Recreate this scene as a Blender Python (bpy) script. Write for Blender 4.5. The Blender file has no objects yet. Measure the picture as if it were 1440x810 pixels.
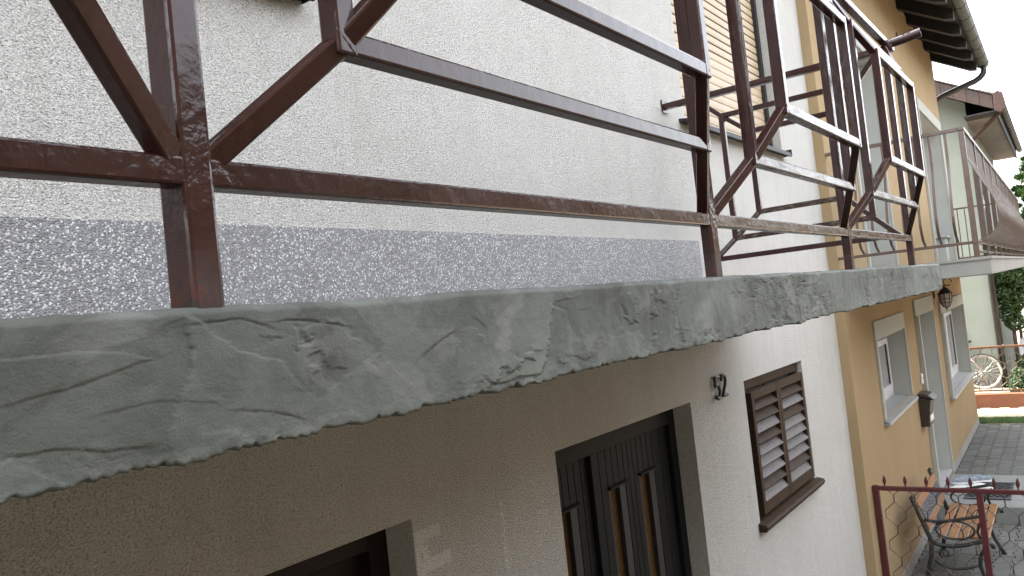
import bpy, bmesh, math, random
import numpy as np
from mathutils import Matrix, Vector
random.seed(7)
SC = bpy.context.scene
COL = SC.collection
# ------------------------------------------------------------------ camera
CAM_R = Matrix(((0.57923, -0.03306, 0.81448), (-0.80781, 0.11010, 0.57896), (-0.10881, -0.99337, 0.03706)))
cam_d = bpy.data.cameras.new('camera'); cam = bpy.data.objects.new('camera', cam_d); COL.objects.link(cam)
cam_d.sensor_width = 36.0; cam_d.lens = 36.0 * 1147.1 / 1440.0
cam_d.clip_start = 0.02; cam_d.clip_end = 1000
m = Matrix(((CAM_R[0][0], -CAM_R[0][1], -CAM_R[0][2], 0.0), (CAM_R[1][0], -CAM_R[1][1], -CAM_R[1][2], -0.58),
            (CAM_R[2][0], -CAM_R[2][1], -CAM_R[2][2], 0.0), (0, 0, 0, 1)))
cam.matrix_world = m
SC.camera = cam
# ------------------------------------------------------------------ light
SUN_AZ = (-0.14, 0.99)          # ground direction towards the sun
SUN_EL = math.radians(58)
w = bpy.data.worlds.new('World'); SC.world = w; w.use_nodes = True
nt = w.node_tree; nt.nodes.clear()
sky = nt.nodes.new('ShaderNodeTexSky'); sky.sky_type = 'NISHITA'; sky.sun_disc = False
sky.sun_elevation = SUN_EL; sky.sun_rotation = math.atan2(SUN_AZ[0], SUN_AZ[1])
sky.dust_density = 6.0; sky.air_density = 1.0; sky.ozone_density = 1.0
hs = nt.nodes.new('ShaderNodeHueSaturation'); hs.inputs['Saturation'].default_value = 0.27
bg = nt.nodes.new('ShaderNodeBackground'); bg.inputs['Strength'].default_value = 0.15
wo = nt.nodes.new('ShaderNodeOutputWorld')
nt.links.new(sky.outputs[0], hs.inputs['Color']); nt.links.new(hs.outputs[0], bg.inputs['Color']); nt.links.new(bg.outputs[0], wo.inputs['Surface'])
sd = bpy.data.lights.new('sun', 'SUN'); sd.energy = 2.0; sd.angle = math.radians(0.5); sd.color = (1.0, 0.94, 0.84)
so = bpy.data.objects.new('sun', sd); COL.objects.link(so)
a = Vector((SUN_AZ[0], SUN_AZ[1], 0)).normalized() * math.cos(SUN_EL); sdir = Vector((a.x, a.y, math.sin(SUN_EL)))
so.rotation_euler = sdir.to_track_quat('Z', 'Y').to_euler()
so.location = (0, 0, 20)
vs = SC.view_settings; SC.display_settings.display_device = 'sRGB'
vs.view_transform = 'Standard'; vs.look = 'None'; vs.exposure = 3.4; vs.gamma = 1
SC.cycles.max_bounces = 8; SC.cycles.diffuse_bounces = 5; SC.cycles.glossy_bounces = 4
SC.cycles.use_denoising = True

# ------------------------------------------------------------------ levels and frames (metres, camera level = 0)
G1 = -2.52      # paving in front of the bench
G2 = -2.43      # ground beyond the doorstep
WY = 1.0        # face of the white wall
TH = math.radians(1.45)
ID = Matrix.Identity(4)
YF = Matrix.Translation((6.257, 0.93, 0)) @ Matrix.Rotation(TH, 4, 'Z')   # frame of the neighbour's facade: u, v, z

# ------------------------------------------------------------------ node helper
class N:
    def __init__(s, name):
        s.m = bpy.data.materials.new(name); s.m.use_nodes = True
        s.t = s.m.node_tree; s.t.nodes.clear()
        s.o = s.t.nodes.new('ShaderNodeOutputMaterial'); s.b = s.t.nodes.new('ShaderNodeBsdfPrincipled')
        s.t.links.new(s.b.outputs[0], s.o.inputs[0])
        s.geo = s.t.nodes.new('ShaderNodeNewGeometry'); s.pos = s.geo.outputs['Position']
    def link(s, a, b): s.t.links.new(a, b)
    def inp(s, k, v):
        i = s.b.inputs[k]
        if hasattr(v, 'links'): s.link(v, i)
        else: i.default_value = v if not isinstance(v, tuple) else (*v, 1)[:4]
    def mapv(s, sc, src=None):
        n = s.t.nodes.new('ShaderNodeMapping'); n.inputs['Scale'].default_value = sc; s.link(src or s.pos, n.inputs['Vector']); return n.outputs[0]
    def noise(s, scale, detail=4, rough=.55, vec=None, dist=0):
        n = s.t.nodes.new('ShaderNodeTexNoise'); n.inputs['Scale'].default_value = scale; n.inputs['Detail'].default_value = detail
        n.inputs['Roughness'].default_value = rough; n.inputs['Distortion'].default_value = dist
        s.link(vec or s.pos, n.inputs['Vector']); return n.outputs['Fac']
    def voro(s, scale, feat='F1', vec=None, rand=1.0):
        n = s.t.nodes.new('ShaderNodeTexVoronoi'); n.feature = feat; n.inputs['Scale'].default_value = scale; n.inputs['Randomness'].default_value = rand
        s.link(vec or s.pos, n.inputs['Vector']); return n
    def ramp(s, fac, stops, const=False):
        n = s.t.nodes.new('ShaderNodeValToRGB'); e = n.color_ramp.elements
        if const: n.color_ramp.interpolation = 'CONSTANT'
        while len(e) < len(stops): e.new(0.5)
        for x, (p, c) in zip(e, stops):
            x.position = p; x.color = (*c, 1) if isinstance(c, tuple) else (c, c, c, 1)
        s.link(fac, n.inputs['Fac']); return n.outputs['Color']
    def mix(s, f, a, b, mode='MIX'):
        n = s.t.nodes.new('ShaderNodeMix'); n.data_type = 'RGBA'; n.blend_type = mode
        for i, v in ((0, f), (6, a), (7, b)):
            if hasattr(v, 'links'): s.link(v, n.inputs[i])
            else: n.inputs[i].default_value = v if not isinstance(v, tuple) else (*v, 1)[:4]
        return n.outputs[2]
    def math(s, op, a, b=0, c=0):
        n = s.t.nodes.new('ShaderNodeMath'); n.operation = op
        for i, v in enumerate((a, b, c)):
            if hasattr(v, 'links'): s.link(v, n.inputs[i])
            else: n.inputs[i].default_value = v
        return n.outputs[0]
    def xyz(s):
        n = s.t.nodes.new('ShaderNodeSeparateXYZ'); s.link(s.pos, n.inputs[0]); return n.outputs
    def bump(s, h, strength=.5, dist=.002, prev=None):
        n = s.t.nodes.new('ShaderNodeBump'); n.inputs['Strength'].default_value = strength; n.inputs['Distance'].default_value = dist
        s.link(h, n.inputs['Height'])
        if prev: s.link(prev, n.inputs['Normal'])
        return n.outputs[0]
    def rnd(s):
        n = s.t.nodes.new('ShaderNodeObjectInfo'); return n.outputs['Random']

def simple(name, col, rough=.6, var=.12, vs_=8, bumps=None, metal=0, coat=0, spec=.5, objvar=0):
    n = N(name); f = n.noise(vs_, 5)
    c = n.mix(f, tuple(x * (1 - var) for x in col), tuple(min(1, x * (1 + var)) for x in col))
    c = n.ramp(f, [(.3, tuple(x * (1 - var) for x in col)), (.7, tuple(min(1, x * (1 + var)) for x in col))])
    if objvar:
        r = n.math('MULTIPLY_ADD', n.rnd(), objvar * 2, 1 - objvar)
        v = n.t.nodes.new('ShaderNodeVectorMath'); v.operation = 'SCALE'; n.link(c, v.inputs[0]); n.link(r, v.inputs['Scale']); c = v.outputs[0]
    n.inp('Base Color', c); n.inp('Roughness', rough); n.inp('Metallic', metal); n.inp('Coat Weight', coat); n.inp('Specular IOR Level', spec)
    if bumps: n.inp('Normal', n.bump(n.noise(bumps[0], 4), bumps[1], bumps[2]))
    return n.m

M = {}
def build_materials():
    # ---- white roughcast
    n = N('white_roughcast')
    g = n.noise(200, 3, .65, n.mapv((.8, 1, 1.25))); g2 = n.voro(300).outputs['Distance']; big = n.noise(1.6, 5); mid = n.noise(14, 4)
    c = n.ramp(big, [(.3, (.745, .733, .69)), (.7, (.815, .805, .765))])
    c = n.mix(n.math('MULTIPLY', n.ramp(mid, [(.35, 0.0), (.75, 1.0)]), .12), c, (.50, .47, .40))
    c = n.mix(n.ramp(g, [(.36, .70), (.53, 0.0)]), c, (.34, .325, .28))
    c = n.mix(n.math('MULTIPLY', n.ramp(n.noise(3.0, 5, .65, n.mapv((3, 3, .22))), [(.48, 0.0), (.78, 1.0)]), .22), c, (.42, .39, .33))
    x = n.xyz()
    # old limewash smears beside the lower window
    def band(v, lo, hi, soft):
        u_ = n.t.nodes.new('ShaderNodeMapRange'); u_.interpolation_type = 'SMOOTHSTEP'; u_.inputs[1].default_value = lo - soft; u_.inputs[2].default_value = lo; n.link(v, u_.inputs[0])
        d_ = n.t.nodes.new('ShaderNodeMapRange'); d_.interpolation_type = 'SMOOTHSTEP'; d_.inputs[1].default_value = hi; d_.inputs[2].default_value = hi + soft; d_.inputs[3].default_value = 1; d_.inputs[4].default_value = 0; n.link(v, d_.inputs[0])
        return n.math('MULTIPLY', u_.outputs[0], d_.outputs[0])
    def blot(x0, x1, z0, z1, soft, sc, th):
        k = n.math('MULTIPLY', band(x[0], x0, x1, soft), band(x[2], z0, z1, soft))
        return n.math('MULTIPLY', k, n.ramp(n.noise(sc, 5, .65), [(th, 0.0), (th + .05, 1.0)]))
    s = n.math('MAXIMUM', blot(1.640, 1.685, -.80, -.555, .004, 60, .42), blot(1.64, 1.775, -.668, -.640, .008, 48, .36))
    s = n.math('MAXIMUM', s, blot(1.64, 1.74, -.580, -.556, .006, 55, .38))
    s = n.math('MAXIMUM', s, blot(2.030, 2.042, -.95, -.565, .004, 50, .46))
    c = n.mix(n.math('MULTIPLY', n.math('MULTIPLY', s, .8), n.ramp(n.noise(140, 4, .7), [(.36, .25), (.55, 1.0)])), c, (.93, .92, .88))
    n.inp('Base Color', c); n.inp('Roughness', .92); n.inp('Specular IOR Level', .2)
    b = n.bump(g, 1.0, .0115); b = n.bump(g2, .6, .005, b); b = n.bump(mid, .35, .006, b); n.inp('Normal', b)
    M['white'] = n.m
    # ---- pebble-dash plinth
    n = N('marble_chip_render')
    v = n.voro(265); vc = n.t.nodes.new('ShaderNodeSeparateColor'); n.link(v.outputs['Color'], vc.inputs[0])
    c = n.ramp(vc.outputs[0], [(0, (.19, .192, .197)), (.22, (.23, .232, .238)), (.45, (.27, .271, .274)), (.64, (.325, .326, .326)), (.80, (.42, .418, .412)), (.92, (.66, .655, .64))], True)
    v2 = n.voro(150); sp = n.t.nodes.new('ShaderNodeSeparateColor'); n.link(v2.outputs['Color'], sp.inputs[0])
    k = n.math('MULTIPLY', n.math('GREATER_THAN', sp.outputs[1], .82), n.math('LESS_THAN', v2.outputs['Distance'], .42))
    c = n.mix(k, c, (.76, .76, .76))
    e = n.ramp(v.outputs['Distance'], [(.35, 0.0), (.75, .55)])
    c = n.mix(e, c, (.10, .10, .105)); c = n.mix(n.math('MULTIPLY', n.ramp(n.noise(7, 5, .6), [(.45, 0.0), (.75, 1.0)]), .28), c, (.15, .14, .12)); n.inp('Base Color', c); n.inp('Roughness', .5)
    h = n.math('SUBTRACT', 1.0, v.outputs['Distance']); b = n.bump(h, .7, .0025); b = n.bump(vc.outputs[1], .35, .002, b); n.inp('Normal', b)
    M['plinth'] = n.m
    # ---- fresh cement mortar
    n = N('cement_mortar')
    big = n.noise(5.5, 6, .6); mid = n.noise(19, 5, .6); fine = n.noise(420, 3, .7)
    c = n.ramp(big, [(.28, (.076, .086, .076)), (.5, (.110, .123, .109)), (.72, (.146, .160, .143))])
    c = n.mix(n.math('MULTIPLY', n.ramp(mid, [(.45, 0.0), (.7, 1.0)]), .4), c, (.135, .141, .131))
    c = n.mix(n.math('MULTIPLY', n.ramp(n.noise(11, 5, .6), [(.52, 0.0), (.70, 1.0)]), .55), c, (.055, .055, .048))
    c = n.mix(n.math('MULTIPLY', n.ramp(n.noise(7.5, 6, .62, n.mapv((1, 1, .8)), 1.2), [(.54, 0.0), (.60, 1.0)]), .38), c, (.062, .066, .058))
    c = n.mix(n.math('MULTIPLY', n.ramp(n.noise(13, 5, .6, n.mapv((.8, 1, 1.4)), .8), [(.57, 0.0), (.63, 1.0)]), .35), c, (.20, .207, .192))
    att = n.t.nodes.new('ShaderNodeAttribute'); att.attribute_name = 'crease_shade'
    c = n.mix(n.math('MULTIPLY', att.outputs['Fac'], .45), c, (.030, .029, .026))  # shade of cracks, pits and grooves painted into the mortar colour
    tn = n.t.nodes.new('ShaderNodeAttribute'); tn.attribute_name = 'tone'; c = n.mix(.75, c, n.ramp(tn.outputs['Fac'], [(.1, (.30, .30, .285)), (.5, (.5, .5, .5)), (.9, (.70, .70, .69))]), 'OVERLAY')
    n.inp('Base Color', c); n.inp('Roughness', n.ramp(big, [(.3, .55), (.7, .8)])); n.inp('Specular IOR Level', .35)
    st = n.noise(75, 5, .62)
    b = n.bump(n.noise(900, 2), .25, .0008); b = n.bump(fine, .45, .0014, b); b = n.bump(st, .35, .0022, b); n.inp('Normal', b)
    M['mortar'] = n.m
    # ---- brown enamel
    def enamel(name, rustz=True, weather=0.0):
        n = N(name); x = n.xyz()
        big = n.noise(9, 4); br = n.noise(70, 4, .6, n.mapv((1, 1, .35))); ch = n.noise(46, 5, .7)
        c = n.ramp(big, [(.3, (.031, .0118, .0105)), (.7, (.044, .0175, .0150))])
        c = n.mix(n.ramp(ch, [(.60, 0.0), (.68, .55)]), c, (.065, .027, .014))
        r = n.ramp(big, [(.3, .10), (.7, .18)])
        if weather:
            k = n.math('MULTIPLY', n.ramp(n.noise(30, 6, .7, n.mapv((.35, 1, 2))), [(.42, 0.0), (.62, 1.0)]), weather)
            c = n.mix(k, c, (.15, .125, .085)); r = n.mix(k, r, (.55, .55, .55))
            k2 = n.math('MULTIPLY', n.ramp(n.noise(120, 5, .7, n.mapv((.3, 1, 1))), [(.60, 0.0), (.66, 1.0)]), weather * .7)
            c = n.mix(k2, c, (.42, .40, .36))
        if rustz:
            mr = n.t.nodes.new('ShaderNodeMapRange'); mr.inputs[1].default_value = .10; mr.inputs[2].default_value = .045; n.link(x[2], mr.inputs[0])
            k = n.math('MULTIPLY', mr.outputs[0], n.ramp(n.noise(38, 5, .65), [(.40, 0.0), (.58, 1.0)]))
            c = n.mix(n.math('MULTIPLY', k, .85), c, (.085, .026, .017))
            k3 = n.math('MULTIPLY', mr.outputs[0], n.ramp(n.noise(75, 5, .7), [(.48, 0.0), (.58, 1.0)]))
            c = n.mix(k3, c, (.022, .023, .021)); r = n.mix(n.math('MULTIPLY', mr.outputs[0], .8), r, (.6, .6, .6))
        n.inp('Base Color', c); n.inp('Roughness', r); n.inp('Specular IOR Level', .42)
        b = n.bump(br, .14, .0012); b = n.bump(n.noise(38, 3), .22, .0035, b); b = n.bump(n.noise(150, 3), .12, .001, b)
        # lumpy paint over the welds of the near posts
        def near(xc): return n.math('SUBTRACT', 1.0, n.math('MINIMUM', n.math('DIVIDE', n.math('ABSOLUTE', n.math('SUBTRACT', x[0], xc)), .075), 1.0))
        zb_ = n.math('SUBTRACT', 1.0, n.math('MINIMUM', n.math('DIVIDE', n.math('ABSOLUTE', n.math('SUBTRACT', x[2], .155)), .075), 1.0))
        k = n.math('MULTIPLY', n.math('MAXIMUM', near(.3965), n.math('MAXIMUM', near(1.5085), near(2.589))), zb_)
        b = n.bump(n.math('MULTIPLY', n.math('SMOOTH_MIN', n.math('POWER', k, 1.3), .5, .3), n.math('SUBTRACT', n.noise(72, 3, .5), .5)), .4, .008, b); n.inp('Normal', b)
        return n.m
    M['enamel'] = enamel('brown_enamel'); M['enamel_worn'] = enamel('worn_brown_enamel', False, .5)
    M['bead'] = enamel('painted_weld', False, .15)
    # ---- neighbour's materials
    n = N('ochre_render'); f = n.noise(1.8, 5); g = n.noise(260, 3)
    c = n.ramp(f, [(.3, (.315, .226, .122)), (.7, (.355, .262, .150))]); n.inp('Base Color', c); n.inp('Roughness', .9); n.inp('Specular IOR Level', .2)
    c2 = n.mix(n.math('MULTIPLY', n.ramp(n.noise(5, 6, .65, n.mapv((2, 2, .4))), [(.5, 0.0), (.75, 1.0)]), .18), c, (.25, .175, .10)); n.inp('Base Color', c2)
    x = n.xyz(); mr = n.t.nodes.new('ShaderNodeMapRange'); mr.inputs[1].default_value = -1.9; mr.inputs[2].default_value = -2.5; n.link(x[2], mr.inputs[0])
    c3 = n.mix(n.math('MULTIPLY', n.math('MULTIPLY', mr.outputs[0], n.ramp(n.noise(16, 5, .65), [(.38, 0.0), (.65, 1.0)])), .6), c2, (.20, .16, .11)); n.inp('Base Color', c3)
    n.inp('Normal', n.bump(g, .5, .004)); M['ochre'] = n.m
    M['trim'] = simple('grey_white_render', (.37, .375, .34), .85, .06, 4, (200, .3, .002))
    M['stone_sill'] = simple('pale_stone', (.36, .36, .355), .4, .12, 30)
    M['pvc'] = simple('white_pvc', (.62, .63, .65), .3, .02, 3)
    M['seal'] = simple('black_rubber', (.02, .02, .02), .6, .1, 5)
    M['glass'] = simple('dark_window_glass', (.03, .035, .04), .06, .2, 2, spec=.8)
    M['reflectglass'] = simple('painted_reflection_glass', (.34, .35, .35), .08, .08, 6, spec=.6)  # pale jamb reflection painted into the pane colour, no curtain
    M['concrete'] = simple('smooth_concrete', (.27, .265, .24), .85, .12, 3, (90, .25, .002))
    M['slabbody'] = simple('balcony_tile', (.085, .075, .06), .6, .1, 6)
    M['nrail'] = simple('taupe_paint', (.115, .073, .054), .26, .12, 20, (60, .15, .001), coat=.2)
    M['mint'] = simple('mint_render', (.22, .248, .216), .92, .06, 2.2, (120, .4, .004), spec=.2)
    M['mintstone'] = simple('grey_stone', (.24, .23, .22), .8, .3, 9, (30, .5, .01), objvar=.3)
    M['darkwood'] = simple('dark_brown_wood', (.010, .008, .008), .6, .3, 12, (40, .3, .003))
    M['soffit'] = simple('brown_soffit', (.013, .011, .0105), .7, .25, 14, (40, .3, .003), objvar=.15)
    M['soffit2'] = simple('grey_soffit_board', (.17, .15, .13), .8, .15, 7, (60, .2, .002), objvar=.12)
    M['fascia'] = simple('weathered_fascia', (.036, .020, .0145), .7, .3, 16, (60, .4, .003), objvar=.2)
    M['rust'] = simple('rusty_sheet', (.042, .018, .013), .75, .35, 14, (60, .4, .002))
    M['gutter'] = simple('brown_green_gutter', (.045, .048, .036), .5, .3, 9, (30, .15, .002))
    M['gutterdark'] = simple('dark_pipe', (.014, .011, .011), .35, .25, 9)
    M['tile'] = simple('clay_tile', (.065, .043, .034), .85, .35, 11, (50, .4, .004), objvar=.25)
    M['shutter'] = simple('brown_shutter', (.040, .024, .0135), .6, .22, 18, (90, .25, .0015), spec=.2)
    M['slatpale'] = simple('pale_slat', (.125, .115, .112), .6, .35, 70, (120, .4, .0015))  # paler mottled colour for some of the louvre slats
    M['beige'] = simple('beige_roller_slat', (.40, .305, .19), .45, .05, 5, objvar=.05)
    M['door'] = simple('anthracite_door', (.0085, .0098, .0115), .55, .18, 30, (60, .12, .001), spec=.14)
    M['amber'] = None
    n = N('amber_glass'); f = n.voro(95).outputs['Distance']
    n.inp('Base Color', n.ramp(f, [(.1, (.05, .038, .010)), (.6, (.085, .040, .012))])); n.inp('Roughness', .3); n.inp('Specular IOR Level', .2); n.inp('Normal', n.bump(f, .8, .004)); M['amber'] = n.m
    M['doorwood'] = simple('very_dark_wood', (.012, .006, .005), .5, .2, 14, spec=.2)
    M['black'] = simple('black_iron', (.016, .016, .017), .38, .25, 30, (70, .2, .001))
    M['number'] = simple('black_number', (.02, .02, .026), .4, .2, 40)
    M['mail'] = simple('dark_brown_sheet', (.035, .027, .020), .4, .15, 16)
    M['lampglass'] = simple('frosted_glass', (.42, .37, .36), .25, .06, 20)
    M['bell'] = simple('white_plastic', (.78, .78, .76), .35, .02, 9)
    M['benchwood'] = simple('varnished_bench_wood', (.24, .115, .042), .42, .25, 22, (50, .25, .0015), objvar=.12, coat=.15)
    M['iron'] = simple('cast_iron', (.020, .023, .023), .42, .3, 40, (90, .25, .0015))
    M['panel'] = simple('grey_iron', (.10, .11, .12), .5, .25, 40, (70, .4, .002))
    M['redfence'] = simple('oxblood_paint', (.072, .0125, .0145), .4, .18, 20, (60, .2, .001))
    M['wire'] = simple('rusted_wire', (.09, .06, .055), .45, .5, 9, metal=.4)
    M['orangerail'] = simple('orange_brown_paint', (.14, .062, .03), .5, .2, 12)
    M['wire2'] = simple('olive_wire', (.12, .10, .05), .5, .3, 14)
    M['orangewall'] = simple('terracotta_wall', (.17, .065, .034), .85, .12, 5, (60, .4, .006))
    M['paver'] = simple('grey_paver', (.095, .098, .088), .85, .16, 7, (160, .4, .003), objvar=.16)
    M['palepaver'] = simple('sand_paver', (.19, .165, .115), .85, .14, 7, (160, .4, .003), objvar=.12)
    M['step'] = simple('step_concrete', (.19, .198, .185), .8, .12, 5, (120, .3, .002))
    M['mat'] = simple('black_rubber_mat', (.028, .030, .034), .7, .2, 40)
    M['shoewhite'] = simple('white_shoe', (.72, .73, .71), .5, .06, 30)
    M['shoegrey'] = simple('grey_blue_shoe', (.26, .30, .34), .7, .25, 40)
    M['ground'] = simple('dark_asphalt', (.034, .036, .026), .95, .25, 1.2, (20, .4, .02))
    M['earth'] = simple('garden_soil', (.22, .18, .13), .95, .3, 6, (30, .6, .02))
    M['grass'] = simple('grass_blades', (.055, .105, .030), .7, .35, 3)
    M['bark'] = simple('bark', (.07, .045, .032), .9, .3, 9, (40, .6, .006))
    for k, c in dict(leaf=(.050, .092, .026), leafpine=(.085, .17, .035), leafdark=(.030, .062, .020), leafgrey=(.20, .26, .14), leaffar=(.060, .088, .042)).items():
        n = N('foliage_' + k); a_ = n.t.nodes.new('ShaderNodeAttribute'); a_.attribute_name = 'tone'
        col = n.ramp(a_.outputs['Fac'], [(0, tuple(x * .55 for x in c)), (.6, c), (1, tuple(min(1, x * 1.7) for x in c))])
        n.inp('Base Color', col); n.inp('Roughness', .55)
        tr = n.t.nodes.new('ShaderNodeBsdfTranslucent'); n.link(col, tr.inputs[0]); mx = n.t.nodes.new('ShaderNodeMixShader'); mx.inputs[0].default_value = .3
        n.link(n.b.outputs[0], mx.inputs[1]); n.link(tr.outputs[0], mx.inputs[2]); n.link(mx.outputs[0], n.o.inputs[0]); M[k] = n.m
    M['tyre'] = simple('cream_tyre', (.36, .325, .29), .7, .15, 20)
    M['fender'] = simple('dark_mudguard', (.03, .03, .03), .4, .2, 20)
    M['bikepink'] = simple('pale_pink_paint', (.42, .32, .34), .35, .1, 10)
    M['chrome'] = simple('dull_steel', (.5, .5, .5), .35, .2, 30, metal=.9)
    M['bluewall'] = simple('pale_blue_wall', (.28, .32, .355), .9, .06, 2)
    M['plastic'] = simple('white_garden_plastic', (.78, .80, .82), .35, .03, 4)
    M['rock'] = simple('garden_rock', (.26, .235, .205), .9, .3, 9, (25, .6, .02), objvar=.3)
    M['cable'] = simple('cable_sheath', (.25, .25, .26), .6, .1, 4)
build_materials()

# ------------------------------------------------------------------ object helpers
WM = {}
def thing(name, label, cat, world=None, group=None):
    o = bpy.data.objects.new(name, None); COL.objects.link(o); o.empty_display_size = .2
    mw = world or ID; o.matrix_world = mw; WM[o.name] = mw.copy()
    o['label'] = label; o['category'] = cat
    if group: o['group'] = group
    return o
def tag(o, label, cat, group=None):
    o['label'] = label; o['category'] = cat
    if group: o['group'] = group
    return o
def stru(o, kind='structure'): o['kind'] = kind; return o
class MB:
    """collects shapes given in a frame; build() links them as one mesh object"""
    def __init__(s, F=None): s.v = []; s.f = []; s.F = F or ID
    def add(s, vs_, fs):
        b = len(s.v); s.v += [tuple(x) for x in vs_]; s.f += [tuple(i + b for i in f) for f in fs]; return s
    def box(s, x0, x1, y0, y1, z0, z1):
        v = [(x, y, z) for x in (x0, x1) for y in (y0, y1) for z in (z0, z1)]
        return s.add(v, [(0, 1, 3, 2), (4, 6, 7, 5), (0, 4, 5, 1), (2, 3, 7, 6), (0, 2, 6, 4), (1, 5, 7, 3)])
    def bar(s, p0, p1, w_, h_, up=(0, 0, 1), ext=0.0):
        p0 = Vector(p0); p1 = Vector(p1); d = (p1 - p0).normalized(); p0 = p0 - d * ext; p1 = p1 + d * ext
        up = Vector(up); sx = d.cross(up)
        if sx.length < 1e-4: sx = d.cross(Vector((1, 0, 0)))
        sx.normalize(); sy = sx.cross(d)
        v = []
        for p in (p0, p1):
            for i, j in ((-1, -1), (1, -1), (1, 1), (-1, 1)): v.append(p + sx * (w_ / 2 * i) + sy * (h_ / 2 * j))
        return s.add(v, [(3, 2, 1, 0), (4, 5, 6, 7), (0, 1, 5, 4), (1, 2, 6, 5), (2, 3, 7, 6), (3, 0, 4, 7)])
    def tube(s, pts, r, k=8, cap=True, flat=None):
        pts = [Vector(p) for p in pts]; rings = []; n = len(pts); pu = None
        rr = r if isinstance(r, (list, tuple)) else [r] * n
        for i, p in enumerate(pts):
            d = (pts[min(i + 1, n - 1)] - pts[max(i - 1, 0)]).normalized()
            if pu is None:
                pu = d.cross(Vector((0, 0, 1)))
                if pu.length < 1e-3: pu = d.cross(Vector((1, 0, 0)))
            pu = (pu - d * pu.dot(d)).normalized(); pv = d.cross(pu)
            rings.append([p + (pu * math.cos(2 * math.pi * j / k) + pv * math.sin(2 * math.pi * j / k)) * rr[i] for j in range(k)])
        v = [q for ring in rings for q in ring]; f = []
        for i in range(n - 1):
            for j in range(k):
                f.append((i * k + j, i * k + (j + 1) % k, (i + 1) * k + (j + 1) % k, (i + 1) * k + j))
        if cap: f += [tuple(range(k))[::-1], tuple((n - 1) * k + j for j in range(k))]
        return s.add(v, f)
    def lathe(s, prof, c, k=16, axis='Z'):
        v = []; f = []; n = len(prof)
        for r, z in prof:
            for j in range(k):
                a_ = 2 * math.pi * j / k
                if axis == 'Z': v.append((c[0] + r * math.cos(a_), c[1] + r * math.sin(a_), c[2] + z))
                else: v.append((c[0] + r * math.cos(a_), c[1] + z, c[2] + r * math.sin(a_)))
        for i in range(n - 1):
            for j in range(k): f.append((i * k + j, i * k + (j + 1) % k, (i + 1) * k + (j + 1) % k, (i + 1) * k + j))
        f += [tuple(range(k))[::-1], tuple((n - 1) * k + j for j in range(k))]
        return s.add(v, f)
    def prism(s, poly, lo, hi, axis):
        n = len(poly); v = []
        for t in (lo, hi):
            for p, q in poly: v.append({'X': (t, p, q), 'Y': (p, t, q), 'Z': (p, q, t)}[axis])
        return s.add(v, [tuple(range(n))[::-1], tuple(range(n, 2 * n))] + [(i, (i + 1) % n, n + (i + 1) % n, n + i) for i in range(n)])
    def blob(s, c, r, amp=.25, seg=8, sq=(1, 1, 1), rng=random):
        bm = bmesh.new(); bmesh.ops.create_icosphere(bm, subdivisions=2, radius=1)
        v = [];
        for q in bm.verts:
            k = 1 + rng.uniform(-amp, amp)
            v.append((c[0] + q.co.x * r * k * sq[0], c[1] + q.co.y * r * k * sq[1], c[2] + q.co.z * r * k * sq[2]))
        f = [tuple(x.index for x in q.verts) for q in bm.faces]; bm.free(); return s.add(v, f)
    def build(s, name, mat, parent=None, smooth=False, bevel=0, label=None, seg=2, sub=0):
        M_ = WM[parent.name] if parent is not None else None
        X = s.F if M_ is None else M_.inverted() @ s.F
        me = bpy.data.meshes.new(name); me.from_pydata([X @ Vector(p) for p in s.v], [], s.f)
        bm = bmesh.new(); bm.from_mesh(me); bmesh.ops.recalc_face_normals(bm, faces=bm.faces); bm.to_mesh(me); bm.free()
        if smooth: me.polygons.foreach_set('use_smooth', [True] * len(me.polygons))
        me.materials.append(M[mat] if isinstance(mat, str) else mat)
        o = bpy.data.objects.new(name, me); COL.objects.link(o)
        if parent is not None: o.parent = parent; WM[o.name] = M_.copy()
        else: WM[o.name] = ID.copy()
        if bevel:
            b = o.modifiers.new('bevel', 'BEVEL'); b.width = bevel; b.segments = seg; b.limit_method = 'ANGLE'; b.angle_limit = math.radians(40)
        if label: o['label'] = label
        return o
def mesh_of(mb, name, mat, smooth=False):
    me = bpy.data.meshes.new(name); me.from_pydata(mb.v, [], mb.f)
    bm = bmesh.new(); bm.from_mesh(me); bmesh.ops.recalc_face_normals(bm, faces=bm.faces); bm.to_mesh(me); bm.free()
    if smooth: me.polygons.foreach_set('use_smooth', [True] * len(me.polygons))
    me.materials.append(M[mat]); return me
def piece(name, me, world, parent=None, bevel=0):
    o = bpy.data.objects.new(name, me); COL.objects.link(o)
    if parent is not None:
        o.parent = parent; o.matrix_local = WM[parent.name].inverted() @ world
    else: o.matrix_world = world
    WM[o.name] = world.copy()
    if bevel:
        b = o.modifiers.new('bevel', 'BEVEL'); b.width = bevel; b.segments = 1; b.limit_method = 'ANGLE'
    return o
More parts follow.
